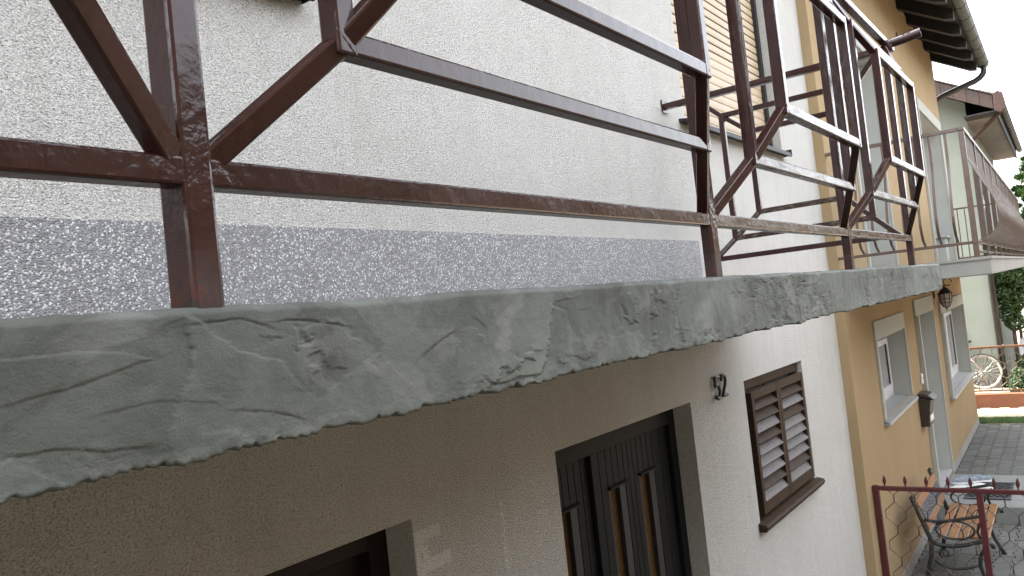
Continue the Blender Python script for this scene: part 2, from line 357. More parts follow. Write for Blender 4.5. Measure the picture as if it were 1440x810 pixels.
def wall_holes(mb, x0, x1, z0, z1, y, depth, holes):
    """front skin of a wall with rectangular openings and their reveals (openings: x0,x1,z0,z1)"""
    xs = sorted({x0, x1, *[h[i] for h in holes for i in (0, 1)]}); zs = sorted({z0, z1, *[h[i] for h in holes for i in (2, 3)]})
    for i in range(len(xs) - 1):
        for j in range(len(zs) - 1):
            cx, cz = (xs[i] + xs[i + 1]) / 2, (zs[j] + zs[j + 1]) / 2
            if any(h[0] < cx < h[1] and h[2] < cz < h[3] for h in holes): continue
            mb.add([(xs[i], y, zs[j]), (xs[i + 1], y, zs[j]), (xs[i + 1], y, zs[j + 1]), (xs[i], y, zs[j + 1])], [(0, 1, 2, 3)])
    for a_, b_, c_, d_ in holes:
        q = [(a_, c_), (b_, c_), (b_, d_), (a_, d_)]
        for k in range(4):
            (p, r), (s_, t) = q[k], q[(k + 1) % 4]
            mb.add([(p, y, r), (s_, y, t), (s_, y + depth, t), (p, y + depth, r)], [(3, 2, 1, 0)])
    for (p, r), (s_, t) in (((x0, z0), (x1, z0)), ((x1, z0), (x1, z1)), ((x1, z1), (x0, z1)), ((x0, z1), (x0, z0))):
        mb.add([(p, y, r), (s_, y, t), (s_, y + depth, t), (p, y + depth, r)], [(0, 1, 2, 3)])

# ------------------------------------------------------------------ numpy noise
def vn(x, y, seed=0):
    xi = np.floor(x).astype(np.int64); yi = np.floor(y).astype(np.int64); fx = x - xi; fy = y - yi
    fx = fx * fx * (3 - 2 * fx); fy = fy * fy * (3 - 2 * fy)
    def h(a_, b_):
        k = (a_ * 374761393 + b_ * 668265263 + seed * 1442695041) & 0x7fffffff
        k = ((k ^ (k >> 13)) * 1274126177) & 0x7fffffff
        return ((k ^ (k >> 16)) & 0xffff) / 65535.0
    return (h(xi, yi) * (1 - fx) + h(xi + 1, yi) * fx) * (1 - fy) + (h(xi, yi + 1) * (1 - fx) + h(xi + 1, yi + 1) * fx) * fy
def fbm(x, y, seed=0, o=4):
    s = 0; a_ = .5
    for i in range(o): s = s + a_ * (vn(x, y, seed + i * 17) - .5) * 2; x = x * 2.03; y = y * 2.03; a_ *= .5
    return s
def worley(x, y, seed=0):
    xi = np.floor(x).astype(np.int64); yi = np.floor(y).astype(np.int64)
    f1 = np.full(x.shape, 9.); f2 = np.full(x.shape, 9.); idx = np.zeros(x.shape); ox = np.zeros(x.shape); oy = np.zeros(x.shape)
    def h(a_, b_, s):
        k = (a_ * 374761393 + b_ * 668265263 + (seed + s) * 1442695041) & 0x7fffffff
        k = ((k ^ (k >> 13)) * 1274126177) & 0x7fffffff
        return ((k ^ (k >> 16)) & 0xffff) / 65535.0
    for i in (-1, 0, 1):
        for j in (-1, 0, 1):
            a_ = xi + i; b_ = yi + j; dx = a_ + h(a_, b_, 1) - x; dy = b_ + h(a_, b_, 2) - y; d = np.sqrt(dx * dx + dy * dy)
            m1 = d < f1; f2 = np.where(m1, f1, np.minimum(f2, d)); idx = np.where(m1, h(a_, b_, 3), idx); ox = np.where(m1, dx, ox); oy = np.where(m1, dy, oy); f1 = np.where(m1, d, f1)
    return f1, f2, idx, ox, oy

# ================================================================== GROUND
def ground():
    mb = MB(); mb.add([(-120, -120, G1 - .07), (160, -120, G1 - .07), (160, 120, G1 - .07), (-120, 120, G1 - .07)], [(0, 1, 2, 3)])
    stru(mb.build('ground', 'ground'))
    mb = MB(YF); mb.box(4.05, 40, -30, -.001, G1 - .06, G2 - .045); pb = stru(mb.build('paving_bed', 'earth'))
    mb = MB(YF); mb.box(-.1, 4.049, -8, -.001, G1 - .065, G1 - .045); pn = stru(mb.build('paved_yard', 'earth'))
    # interlocking pavers
    a_, w1, w2 = .098, .0795, .0595; pitch = .1435; L = .2
    top = [(-a_, w1), (-.6 * a_, w1), (-.4 * a_, w2), (.4 * a_, w2), (.6 * a_, w1), (a_, w1)]
    poly = top + [(x, -y) for x, y in top[::-1]]
    def paver_mesh(mat):
        mb = MB(); n = len(poly)
        v = [(x * .972, y * .965, 0) for x, y in poly] + [(x, y, -.006) for x, y in poly] + [(x, y, -.045) for x, y in poly]
        f = [tuple(range(n))]
        for k in (0, 1): f += [(k * n + i, k * n + n + i, k * n + n + (i + 1) % n, k * n + (i + 1) % n) for i in range(n)]
        mb.add(v, f); return mb
    me = mesh_of(paver_mesh('paver'), 'paver', 'paver')
    base = paver_mesh('paver')
    inview = []; rest = []
    for area, G, u0, u1, par in (('n', G1, .1, 3.0, pn), ('f', G2, 4.44, 8.28, pb)):
        nv = 26; nu = int((u1 - u0) / L) + 1
        for j in range(nv):
            for i in range(nu):
                u = u0 + L * (i + .5 + (.5 if j % 2 else 0)); v = -.08 - pitch * j
                if u > u1 - .05: continue
                W = YF @ Matrix.Translation((u, v, G + random.uniform(-.0025, .0025))) @ Matrix.Rotation(random.uniform(-.008, .008), 4, 'Z') @ Matrix.Rotation(random.uniform(-.008, .008), 4, 'X')
                vis = v > -.95 and (u > .3)
                (inview if vis else rest).append((W, par))
    rest += inview[300:]
    for W, par in inview[:300]: piece('paver', me, W, par)
    if len(rest):
        mb = MB()
        for W, par in rest: mb.add([W @ Vector(p) for p in base.v], base.f)
        stru(mb.build('paver_field', 'paver', pn), 'stuff')
    # grass strip, pale paving beyond it, edging
    mb = MB(YF); mb.box(8.33, 8.86, -9, 6, G2 - .05, G2 - .012); stru(mb.build('verge', 'earth'))
    rng = np.random.default_rng(3); n = 16000
    u = rng.uniform(8.34, 8.85, n); v = rng.uniform(-1.9, .5, n); h = rng.uniform(.02, .055, n); t = rng.uniform(0, 6.28, n); ln = rng.uniform(0, .02, n)
    P = np.zeros((n, 3, 3)); P[:, 0] = np.c_[u - .003 * np.cos(t), v - .003 * np.sin(t), np.full(n, G2 - .012)]; P[:, 1] = np.c_[u + .003 * np.cos(t), v + .003 * np.sin(t), np.full(n, G2 - .012)]
    P[:, 2] = np.c_[u + ln * np.sin(t), v + ln * np.cos(t), G2 - .012 + h]
    mb = MB(YF); mb.add(P.reshape(-1, 3).tolist(), [(3 * i, 3 * i + 1, 3 * i + 2) for i in range(n)]); stru(mb.build('grass', 'grass'), 'stuff')
    mb = MB(YF); bm_ = paver_mesh('palepaver')
    for j in range(26):
        for i in range(6):
            W = Matrix.Translation((8.98 + L * (i + (.5 if j % 2 else 0)) - .05, .45 - pitch * j, G2 + random.uniform(-.002, .002)))
            if W.translation.x > 9.86: continue
            mb.add([W @ Vector(p) for p in bm_.v], bm_.f)
    o = mb.build('pale_paving', 'palepaver'); stru(o, 'stuff')
    mb = MB(YF); mb.box(10.13, 30, -12, 8, G2 - .05, G2 + .02); stru(mb.build('garden_bed', 'earth'))
ground()

# ================================================================== WHITE HOUSE
def white_house():
    H = thing('white_house', 'white roughcast house with pebble-dash plinth strip and a freshly rendered concrete balcony', 'house', Matrix.Translation((1.5, WY, G1)))
    doorR = (2.37, 3.54, G1, -.475); winL = (.45, 1.633, -1.75, -.513); lou = (4.25, 5.31, -1.235, -.468)
    shu = (3.87, 5.455, .885, 2.45); shu2 = (-.35, 1.405, .885, 2.45)
    mb = MB(); wall_holes(mb, -4, 6.258, G1 - .1, 3.5, WY, .30, [doorR, winL, lou, shu, shu2]); mb.build('wall', 'white', H)
    mb = MB(); mb.box(-4, 6.258, WY + .301, 9, G1 - .1, 3.5); mb.build('house_core', 'trim', H)
    # unseen roof, its eave added to keep the sun off the front
    mb = MB(); mb.add([(-4.3, .45, 3.42), (6.25, .45, 3.42), (6.25, 5, 5.6), (-4.3, 5, 5.6), (-4.3, 9.5, 3.42), (6.25, 9.5, 3.42),
                       (-4.3, .45, 3.54), (6.25, .45, 3.54), (6.25, 5, 5.74), (-4.3, 5, 5.74), (-4.3, 9.5, 3.54), (6.25, 9.5, 3.54)],
                      [(0, 1, 2, 3), (3, 2, 5, 4), (6, 9, 8, 7), (9, 10, 11, 8), (0, 6, 7, 1), (4, 5, 11, 10), (0, 3, 9, 6), (3, 4, 10, 9), (1, 7, 8, 2), (2, 8, 11, 5)]); mb.build('roof', 'tile', H)
    mb = MB(); mb.box(-3.4, 3.852, WY - .006, WY - .0005, .05, .282); mb.build('plinth', 'plinth', H)
    # --- upper roller shutters
    slat = MB(); sl = shu[1] - shu[0] - .07
    prof = [(0, 0), (-.0022, .003), (-.0034, .014), (-.0034, .030), (-.0022, .040), (0, .043)]
    slat.prism(prof + [(.006, .043), (.006, 0)], 0, sl, 'X'); me = mesh_of(slat, 'slat', 'beige')
    prof2 = [(0, 0), (-.0022, .003), (-.0034, .016), (-.0034, .034), (-.0022, .046), (0, .0490)]
    slat = MB(); slat.prism(prof2 + [(.006, .0490), (.006, 0)], 0, sl, 'X'); me2 = mesh_of(slat, 'slat', 'beige')
    for (x0, x1, z0, z1), nm in ((shu, 'a'), (shu2, 'b')):
        mb = MB(); mb.box(x1 - .045, x1 - .006, WY + .052, WY + .10, z0 + .02, z1); mb.box(x0 + .006, x0 + .03, WY + .052, WY + .10, z0 + .02, z1); mb.box(x0 + .001, x1 - .001, WY + .0995, WY + .12, z0, z1)
        s = mb.build('roller_shutter', 'darkwood', H)
        z = z0 + .032; i = 0
        while z < z1 - .05:
            op = z > 1.36
            o_ = piece('slat', me if op else me2, Matrix.Translation((x0 + .028, WY + .078, z)), s)
            if nm == 'b': o_.material_slots[0].link = 'OBJECT'; o_.material_slots[0].material = M['shutter']
            z += .05
        mb = MB(); mb.prism([(WY - .055, z0 - .028), (WY - .05, z0 + .001), (WY + .098, z0 + .022), (WY + .098, z0 + .012), (WY + .001, z0 + .002), (WY + .0005, z0 - .012), (WY - .042, z0 - .012), (WY - .045, z0 - .028)], x0 - .075, x1 + .02, 'X')
        mb.box(x1 + .0195, x1 + .024, WY - .056, WY - .001, z0 - .02, z0 + .022)
        mb.build('window_sill', 'darkwood', H, bevel=.002)
    # --- louvred shutter window
    x0, x1, z0, z1 = lou
    mb = MB(); mb.box(x0 + .002, x1 - .002, WY + .03, WY + .10, z1 - .062, z1 - .002); mb.box(x0 + .002, x0 + .05, WY + .03, WY + .1, z0, z1 - .064); mb.box(x1 - .05, x1 - .002, WY + .03, WY + .1, z0, z1 - .064)
    mb.box(x0 + .05, x1 - .05, WY + .12, WY + .13, z0, z1 - .064); sf = mb.build('louvred_shutter', 'shutter', H, bevel=.003)
    lw = MB(); lw.prism([(-.016, -.030), (-.021, -.024), (.014, .022), (.020, .017)], 0, .385, 'X')
    mdark = mesh_of(lw, 'slat', 'shutter'); mw = mesh_of(lw, 'slat', 'slatpale')
    pat = ('ddwdwwwdw', 'dwdwwwwdw')
    for li, (a_, b_) in enumerate(((x0 + .058, x0 + .520), (x0 + .523, x1 - .052))):
        zt, zb = -.538, -1.196; y0, y1 = WY - .012, WY + .026
        mb = MB(); mb.box(a_, a_ + .038, y0, y1, zb, zt); mb.box(b_ - .038, b_, y0, y1, zb, zt); mb.box(a_ + .038, b_ - .038, y0 + .001, y1 - .001, zt - .045, zt); mb.box(a_ + .038, b_ - .038, y0 + .001, y1 - .001, zb, zb + .062)
        lf = mb.build('shutter_leaf', 'shutter', H, bevel=.003)
        for k in range(9):
            z = zt - .045 - .034 - k * .0612
            sx = (b_ - a_ - .076) / .385
            piece('slat', mw if pat[li][k] == 'w' else mdark, Matrix.Translation((a_ + .038, WY + .007, z)) @ Matrix.Diagonal((sx, 1, 1, 1)) @ Matrix.Rotation(random.uniform(-.12, .12), 4, 'X'), lf)
        mb = MB(); mb.box(a_ + .02, b_ - .02, WY + .075, WY + .08, zb, zt); mb.build('curtain', 'slatpale', H)
    mb = MB(); mb.prism([(WY - .044, z0 - .020), (WY - .049, z0 - .008), (WY - .042, z0 + .006), (WY + .1, z0 + .034), (WY + .1, z0 + .002), (WY - .001, z0 - .003), (WY - .001, z0 - .03), (WY - .038, z0 - .03)], x0 - .03, x1 + .04, 'X'); mb.build('window_sill', 'shutter', H, bevel=.003)
    # --- front door
    x0, x1, z0, z1 = doorR; yf = WY + .09
    mb = MB(); mb.box(x0 + .001, x0 + .058, yf, yf + .07, z0 + .1, z1 - .002); mb.box(x1 - .06, x1 - .001, yf, yf + .07, z0 + .1, z1 - .002); mb.box(x0 + .058, x1 - .06, yf + .001, yf + .07, z1 - .09, z1 - .002)
    mb.box(2.752, 2.782, yf + .002, yf + .07, z0 + .1, z1 - .09); mb.box(x0 + .05, x1 - .05, yf + .06, yf + .1, z0 + .1, z1 - .05)
    d = mb.build('front_door', 'door', H, bevel=.002)
    yp = yf + .022
    for cols, strips in (((2.432, 2.472, 2.511, 2.651, 2.70, 2.749), (2.511,)), ((2.785, 2.842, 2.90, 3.045, 3.087, 3.128, 3.172, 3.322, 3.40, 3.478), (2.90, 3.172))):
        for a_, b_ in zip(cols[:-1], cols[1:]):
            isS = a_ in strips
            n_ = 3 if isS else 1
            for q in range(n_):
                p0 = a_ + (b_ - a_) * q / n_; p1 = a_ + (b_ - a_) * (q + 1) / n_
                mb = MB(); mb.box(p0 + .0012, p1 - .0012, yp, yp + .03, -.734 if isS else z0 + .12, z1 - .094); mb.build('plank', 'door', d, bevel=.0025)
            if isS:
                mb = MB(); mb.box(a_ + .012, b_ - .05, yp + .022, yp + .03, -2.15, -.735); mb.build('glass_strip', 'amber', d)
                mb = MB(); mb.box(b_ - .05, b_ - .0012, yp + .002, yp + .03, -2.15, -.735); mb.box(a_ + .0012, a_ + .012, yp + .002, yp + .03, -2.15, -.735); mb.build('strip_reveal', 'seal', d)
                mb = MB(); mb.prism([(yp - .014, -.737), (yp - .014, -.729), (yp + .001, -.722), (yp + .001, -.737)], a_ - .004, b_ + .006, 'X'); mb.build('drip_lip', 'door', d)
    # --- lower left window
    x0, x1, z0, z1 = winL; yf = WY + .10
    mb = MB(); mb.box(x0 + .001, x0 + .07, yf, yf + .06, z0, z1 - .001); mb.box(x1 - .07, x1 - .001, yf, yf + .06, z0, z1 - .001); mb.box(x0 + .07, x1 - .07, yf + .001, yf + .06, z1 - .075, z1 - .001); mb.box(1.01, 1.07, yf + .002, yf + .06, z0, z1 - .075)
    f = mb.build('brown_window_frame', 'doorwood', H, bevel=.004)
    mb = MB(); mb.box(x0 + .06, x1 - .06, yf + .04, yf + .05, z0, z1 - .07); mb.build('pane', 'doorwood', f)
    # --- balcony slab body and mortar coat
    mb = MB(); mb.box(-4, 4.225, .02, WY - .0005, -.068, .022); mb.build('balcony_slab', 'slabbody', H)
    xs = [-3.9, -2.5, -1.5, -1.0, -.7, -.5]
    while xs[-1] < -.35: xs.append(xs[-1] + .01)
    while xs[-1] < 4.238: xs.append(xs[-1] + .0016 * (1 + max(0, xs[-1]) * 1.6))
    xs = np.array(xs); nx = len(xs)
    # profile parameter rows: (kind, t)
    rows = [('t', t) for t in np.linspace(1, 0, 16)] + [('f', t) for t in np.linspace(0, 1, 112)[1:]] + [('b', t) for t in np.linspace(0, 1, 14)[1:]]
    zt = .0365 + .0035 * fbm(xs * 5, xs * 0 + 3, 5) + .0016 * fbm(xs * 30, xs * 0 + 8, 6)
    zb = -.080 + .006 * fbm(xs * 6, xs * 0 + 1, 11) * .5 + .0026 * fbm(xs * 24, xs * 0 + 2, 12, 5) + np.where(vn(xs * 17, xs * 0, 91) > .72, -.0012, 0) - .0028 * np.clip((vn(xs * 38, xs * 0 + 5, 92) - .72) * 5, 0, 1) + .0075 * np.abs(fbm(xs * 85, xs * 0 + 4, 13, 5)) - .0026
    grooves = [  # polyline (x,z), half width, depth, step
        ([(.534, .0085), (.5555, -.0195), (.576, -.0375)], .0016, .0035, 0), ([(.463, .0195), (.497, .0175), (.5335, .0105)], .0016, .0045, .002),
        ([(.239, -.020), (.288, -.0125), (.339, -.001), (.318, .006), (.285, .010), (.24, .009)], .0016, .0016, .0022), ([(.24, -.0535), (.268, -.0545), (.30, -.0625), (.325, -.064)], .0015, .0022, .0022),
        ([(.64, -.028), (.67, -.015), (.69, -.008)], .0018, .003, .003), ([(.90, .012), (.93, .002), (.935, -.018)], .002, .004, -.003), ([(.41, -.05), (.44, -.056), (.47, -.066)], .0018, .003, .002),
        ([(1.30, .02), (1.28, -.01), (1.29, -.05)], .004, .004, .004), ([(1.55, .02), (1.60, -.02), (1.58, -.06)], .004, .004, -.004), ([(.30, -.036), (.345, -.033), (.39, -.041)], .0013, .0013, .0012),
        ([(.735, .004), (.75, -.006), (.752, -.02)], .0016, .003, .0018), ([(.375, .022), (.42, .024), (.445, .017)], .0016, .003, .002), ([(2.0, .02), (1.96, -.03), (1.98, -.07)], .006, .004, .004), ([(2.6, .03), (2.62, -.07)], .006, .003, .003), ([(3.25, .03), (3.23, -.07)], .006, .003, -.003)]
    V = np.zeros((len(rows), nx, 3)); CR = np.zeros((len(rows), nx)); TN = np.zeros((len(rows), nx))
    for r, (k, t) in enumerate(rows):
        if k == 't': Y = np.full(nx, .012 + .28 * t ** 2); Z = zt - .004 * 0 + .0 * xs
        elif k == 'f': Y = np.zeros(nx); Z = zt + (zb - zt) * t
        else: Y = .006 + .30 * t + 0 * xs; Z = zb + .004 * t
        if k == 'f':
            s = (zt - Z); e = np.minimum(s, .008) / .008; Y = Y - .0035 + .006 * (1 - e) ** 2
            e2 = np.minimum(Z - zb, .003) / .003; Y = Y + .0015 * (1 - e2) ** 2
        far = np.clip((xs - .75) / .5, 0, 1)
        wx = xs + .05 * fbm(xs * 6, Z * 9, 31, 5) + .002 * fbm(xs * 50, Z * 60, 32); wz = Z + .03 * fbm(xs * 6, Z * 9, 37, 5) + .0015 * fbm(xs * 50, Z * 60, 33)
        f1, f2, idx, ox, oy = worley(wx * 8.0, wz * 12, 41)
        g1, g2, id2, ox2, oy2 = worley(wx * 21 + 5, wz * 36, 57)
        lump = fbm(xs * 26, Z * 46, 71, 5); fine = fbm(xs * 120, Z * 150, 73, 3)
        edge_z = np.clip((-.045 - Z) / .03, 0, 1)
        rough_zone = np.clip((fbm(xs * 4.2, Z * 9, 77, 4) - .10 + .22 * edge_z + .22 * far) * 2.6, 0, 1)
        h = .0038 * fbm(xs * 5, Z * 7, 21) + .0018 * (idx - .5) + .0030 * (ox * (np.mod(idx * 13.7, 1) - .5) + oy * (np.mod(idx * 7.3, 1) - .5))
        h = h + rough_zone * (.0030 * (id2 - .5) + .0030 * lump + .0009 * fine) + .0006 * fine + 0 + far * .0022 * fbm(xs * 34, Z * 7, 83, 4) + np.clip((-.052 - Z) / .025, 0, 1) * (.0020 * np.abs(fbm(xs * 48, Z * 62, 87, 5)) + .0013 * fbm(xs * 100, Z * 100, 86, 3))
        flake = fbm(xs * 19 + Z * 8, Z * 25 - xs * 5, 111, 6); fl = np.abs(flake - .16); sel = np.clip((vn(xs * 6, Z * 11, 112) - .58) * 8, 0, 1)
        h = h + sel * .0030 * np.clip((flake - .16) * 45, -1, 1) * .5
        ed2 = np.clip(1 - (g2 - g1) / .06, 0, 1) * rough_zone * np.clip((vn(xs * 12, Z * 26, 98) - .5) * 6, 0, 1)
        tear = np.clip(1 - fl / .035, 0, 1) * sel * np.clip((vn(xs * 22, Z * 30, 113) - .45) * 6, 0, 1)
        pit = np.clip((fbm(xs * 70, Z * 90, 121, 3) - .42) * 9, 0, 1) * rough_zone
        h = h - .0014 * ed2 - .0018 * tear - .0035 * pit
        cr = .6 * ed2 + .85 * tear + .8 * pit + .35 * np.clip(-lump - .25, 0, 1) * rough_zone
        h = h * .60
        if k == 'f':
            for poly, hw, dep, stp in grooves:
                dmin = np.full(nx, 9.); side = np.zeros(nx)
                for (ax, az), (bx, bz) in zip(poly[:-1], poly[1:]):
                    dx, dz = bx - ax, bz - az; tt = np.clip(((xs - ax) * dx + (Z - az) * dz) / (dx * dx + dz * dz), 0, 1)
                    px = xs - ax - tt * dx; pz = Z - az - tt * dz; d = np.sqrt(px * px + pz * pz); sg = np.sign(dx * pz - dz * px)
                    mm = d < dmin; dmin = np.where(mm, d, dmin); side = np.where(mm, sg, side)
                d = dmin + .0012 * fbm(xs * 90, Z * 110, 88, 3); mod = .35 + .9 * vn(xs * 45, Z * 45, 89)
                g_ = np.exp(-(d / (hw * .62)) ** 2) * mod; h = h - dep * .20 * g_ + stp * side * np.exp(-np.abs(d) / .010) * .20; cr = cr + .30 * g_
            Yd = Y - h; Zd = Z + .0012 * fbm(xs * 40, Z * 40, 101)
        elif k == 't': Yd = Y; Zd = Z + (h * .35 + .0015 * fbm(xs * 40, Y * 60, 103)) * (1 if t > 0 else .5)
        else: Yd = Y; Zd = Z + h * .5
        TN[r] = np.clip(.5 + .55 * (idx - .5) + .30 * rough_zone * (id2 - .5) + .32 * fbm(xs * 9, Z * 14, 131, 5), 0, 1)
        V[r, :, 0] = xs; V[r, :, 1] = Yd; V[r, :, 2] = Zd; CR[r] = np.clip(cr, 0, 1)
    R_ = len(rows); idxs = np.arange(R_ * nx).reshape(R_, nx)
    q = np.stack([idxs[:-1, :-1], idxs[1:, :-1], idxs[1:, 1:], idxs[:-1, 1:]], -1).reshape(-1, 4)
    verts = V.reshape(-1, 3).tolist(); faces = q.tolist()
    # end face
    endc = len(verts); verts.append((4.236, .15, -.02)); last = idxs[:, -1].tolist(); faces += [(last[i], endc, last[i + 1]) for i in range(R_ - 1)]
    Xf = WM[H.name].inverted(); me = bpy.data.meshes.new('mortar_coat'); me.from_pydata([tuple(Xf @ Vector(p)) for p in verts], [], faces)
    at = me.attributes.new('crease_shade', 'FLOAT', 'POINT'); at.data.foreach_set('value', np.append(CR.reshape(-1), 0).astype(np.float32))
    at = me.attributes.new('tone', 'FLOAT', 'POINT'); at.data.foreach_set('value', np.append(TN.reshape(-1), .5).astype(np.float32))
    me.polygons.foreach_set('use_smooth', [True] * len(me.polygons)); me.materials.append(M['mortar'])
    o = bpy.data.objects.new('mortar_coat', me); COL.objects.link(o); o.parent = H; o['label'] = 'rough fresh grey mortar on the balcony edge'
    return H
white_house()

def house_number():
    t = thing('house_number', 'black metal house number 52 on the white wall between door and louvred window', 'house number', Matrix.Translation((3.89, WY - .012, -.445)))
    paths = dict(five=[(.060, .1045), (.034, .105), (.008, .105), (.007, .085), (.006, .062), (.028, .069), (.050, .060), (.061, .037), (.052, .012), (.030, .0), (.004, .009)],
                 two=[(.004, .080), (.011, .097), (.031, .106), (.052, .097), (.058, .077), (.047, .053), (.024, .027), (.005, .004), (.036, .003), (.064, .003)])
    for nm, x, rot in (('five', 3.806, .05), ('two', 3.897, -.02)):
        F = Matrix.Translation((x, WY - .017, -.502)) @ Matrix.Rotation(rot, 4, 'Y'); mb = MB(F); P = [Vector((p, 0, q)) for p, q in paths[nm]]
        pts = [P[0]]
        for p, q in zip(P[:-1], P[1:]): pts += [p.lerp(q, .5), q]
        mb.tube(pts, .0082, 10); mb.build('digit', 'number', t, smooth=True)
        for p in (P[2] if nm == 'five' else P[2], P[-3]): mb = MB(F); mb.tube([(p.x, 0, p.z), (p.x, .0155, p.z)], .004, 6); mb.build('stand_off_pin', 'number', t)
house_number()

# ================================================================== BROWN BALCONY RAILING
def railing():
    R = thing('balcony_railing', 'dark brown steel balcony railing with nested bulging frames above the grey mortar edge', 'railing', Matrix.Translation((1.5, .02, .035)))
    PX = [-.72, .3965, 1.506, 2.587, 3.630]; PYc = .014; pw = .029; pd = .037
    e = 'enamel'
    def bar(name, p0, p1, w_, h_, up=(0, -1, 0), ext=0., mat=e, bev=.0028):
        mb = MB(); mb.bar(p0, p1, w_, h_, up, ext); return mb.build(name, mat, R, bevel=bev)
    zl, zh = .147, .955
    posts = []
    for i_, x in enumerate(PX):
        w_, d_ = (pw, pd) if i_ < 2 else (.036, .023)
        posts.append(bar('post', (x, d_ / 2 + .0005, .026), (x, d_ / 2 + .0005, zh - .02), w_, d_, (0, -1, 0), bev=.004))
    # each bay: the pieces of the three nested rectangles; node = (inset, bulge, z)
    def nodes(xa, xb, lo, hi): return {(s, q): None for s in 'LR' for q in 'lh'}
    f2 = (.117, .056, .266, .799); f3 = (.205, .104, .371, .712); T = .0225
    def bay(P, a_, b_, s2=f2, s3=f3, worn='enamel_worn'):
        """P(s, out, z) gives a point; a_, b_ ends of the bay along it"""
        up = (Vector(P(0, 1, 0)) - Vector(P(0, 0, 0))).normalized()
        c1 = {}; c2 = {}; c3 = {}
        for k, sgn, s in (('L', 1, a_), ('R', -1, b_)):
            for q in 'lh':
                c1[k, q] = P(s + sgn * .016, 0, zl + .010 if q == 'l' else zh - .026)
                c2[k, q] = P(s + sgn * (s2[0] + .010), s2[1] - .011, (s2[2] if q == 'l' else s2[3]))
                c3[k, q] = P(s + sgn * (s3[0] + .010), s3[1] - .011, (s3[2] if q == 'l' else s3[3]))
        for c, lab in ((c2, 'frame_rail'), (c3, 'frame_rail')):
            bar(lab, c['L', 'l'], c['R', 'l'], T, T, up, .0115, mat=worn); bar(lab, c['L', 'h'], c['R', 'h'], T, T, up, .0115)
            for k in 'LR': bar('frame_upright', c[k, 'l'], c[k, 'h'], T + .0012, T + .0012, up, .0125)
        for k in 'LR':
            for q in 'lh':
                bar('diagonal_bar', c1[k, q], c2[k, q], T - .0015, T - .0015, up, .003); bar('diagonal_bar', c2[k, q], c3[k, q], T - .0018, T - .0018, up, .003)
        return c1, c2, c3
    allc = []
    for i in range(4):
        a_, b_ = PX[i], PX[i + 1]
        bar('lower_rail', (a_ + pw / 2 - .004, .013, zl), (b_ - pw / 2 + .004, .013, zl), .024, .0235, mat='enamel_worn' if i > 1 else e)
        s2, s3 = f2, f3
        allc.append(bay(lambda s, o, z: (s, PYc if o == 0 else -o, z), a_, b_, s2, s3, e if i < 2 else 'enamel_worn'))
    bar('handrail', (PX[0], .012, zh), (PX[4] + .05, .012, zh), .028, .026, (0, 0, 1), bev=.004)
    # return railing to the wall
    X = PX[4]
    bar('handrail', (X, -.02, .925), (X, WY - .008, .925), .040, .026, (0, 0, 1), bev=.004)
    mb = MB(); mb.box(X - .03, X + .03, WY - .008, WY - .001, .895, .955); mb.build('wall_plate', e, R)
    mb = MB(); mb.tube([(X + .012, .0, .947), (X + .016, -.06, .953), (X + .02, -.122, .964)], .0185, 14); mb.build('handrail_end', e, R, smooth=False)
    mb = MB(); mb.tube([(X + .012, -.035, .967), (X + .012, -.037, .985)], .004, 8); mb.build('bolt', e, R)
    bar('post', (X, .86, .02), (X, .86, .915), .03, .03)
    bar('lower_rail', (X, .04, .167), (X, .845, .167), .022, .0225)
    bay(lambda s, o, z: (X + o, s, z), .02, .86, (.112, .050, .255, .826), (.222, .09, .362, .735))
    # weld beads at the joints nearest the camera
    rng = random.Random(4)
    def bead(c, r, sq=(1, 1, 1)):
        mb = MB(); mb.blob(c, r, .22, sq=sq, rng=rng); o = mb.build('weld_bead', 'bead', R, smooth=True); o.modifiers.new('round', 'SUBSURF').levels = 1; o.modifiers['round'].render_levels = 1
    def fillet(p0, p1, r):
        p0 = Vector(p0); p1 = Vector(p1); mb = MB(); n = 9
        pts = [p0.lerp(p1, i / (n - 1)) + Vector((rng.uniform(-1, 1), rng.uniform(-1, 1), rng.uniform(-1, 1))) * r * .18 for i in range(n)]
        mb.tube(pts, [r * rng.uniform(.55, .95) * (.4 if i in (0, n - 1) else 1) for i in range(n)], 8); mb.build('weld_bead', 'bead', R, smooth=True)
    def lump(c, r, sq):
        mb = MB(); mb.blob(c, r, .10, sq=sq, rng=rng); o = mb.build('weld_bead', e, R, smooth=True); q = o.modifiers.new('round', 'SUBSURF'); q.levels = 1; q.render_levels = 2
    for i in (1, 2, 3):
        x = PX[i]
        for sx in (-1, 1):
            lump((x + sx * (pw / 2 + .006), .0135, zl + .013), .0105, (1.5, .85, .8)); lump((x + sx * (pw / 2 - .001), .0135, zl + .001), .0085, (.8, 1.1, 1.6))
    for c1, c2, c3 in allc[:3]:
        for k, sg in (('L', 1), ('R', -1)):
            for c in (c2, c3):
                p = Vector(c[k, 'l']); fillet((p.x - sg * .012, p.y - .010, p.z + .010), (p.x + sg * .010, p.y - .0105, p.z - .012), .0028); fillet((p.x + sg * .0125, p.y - .011, p.z + .012), (p.x + sg * .0125, p.y + .010, p.z + .0125), .0035)
railing()

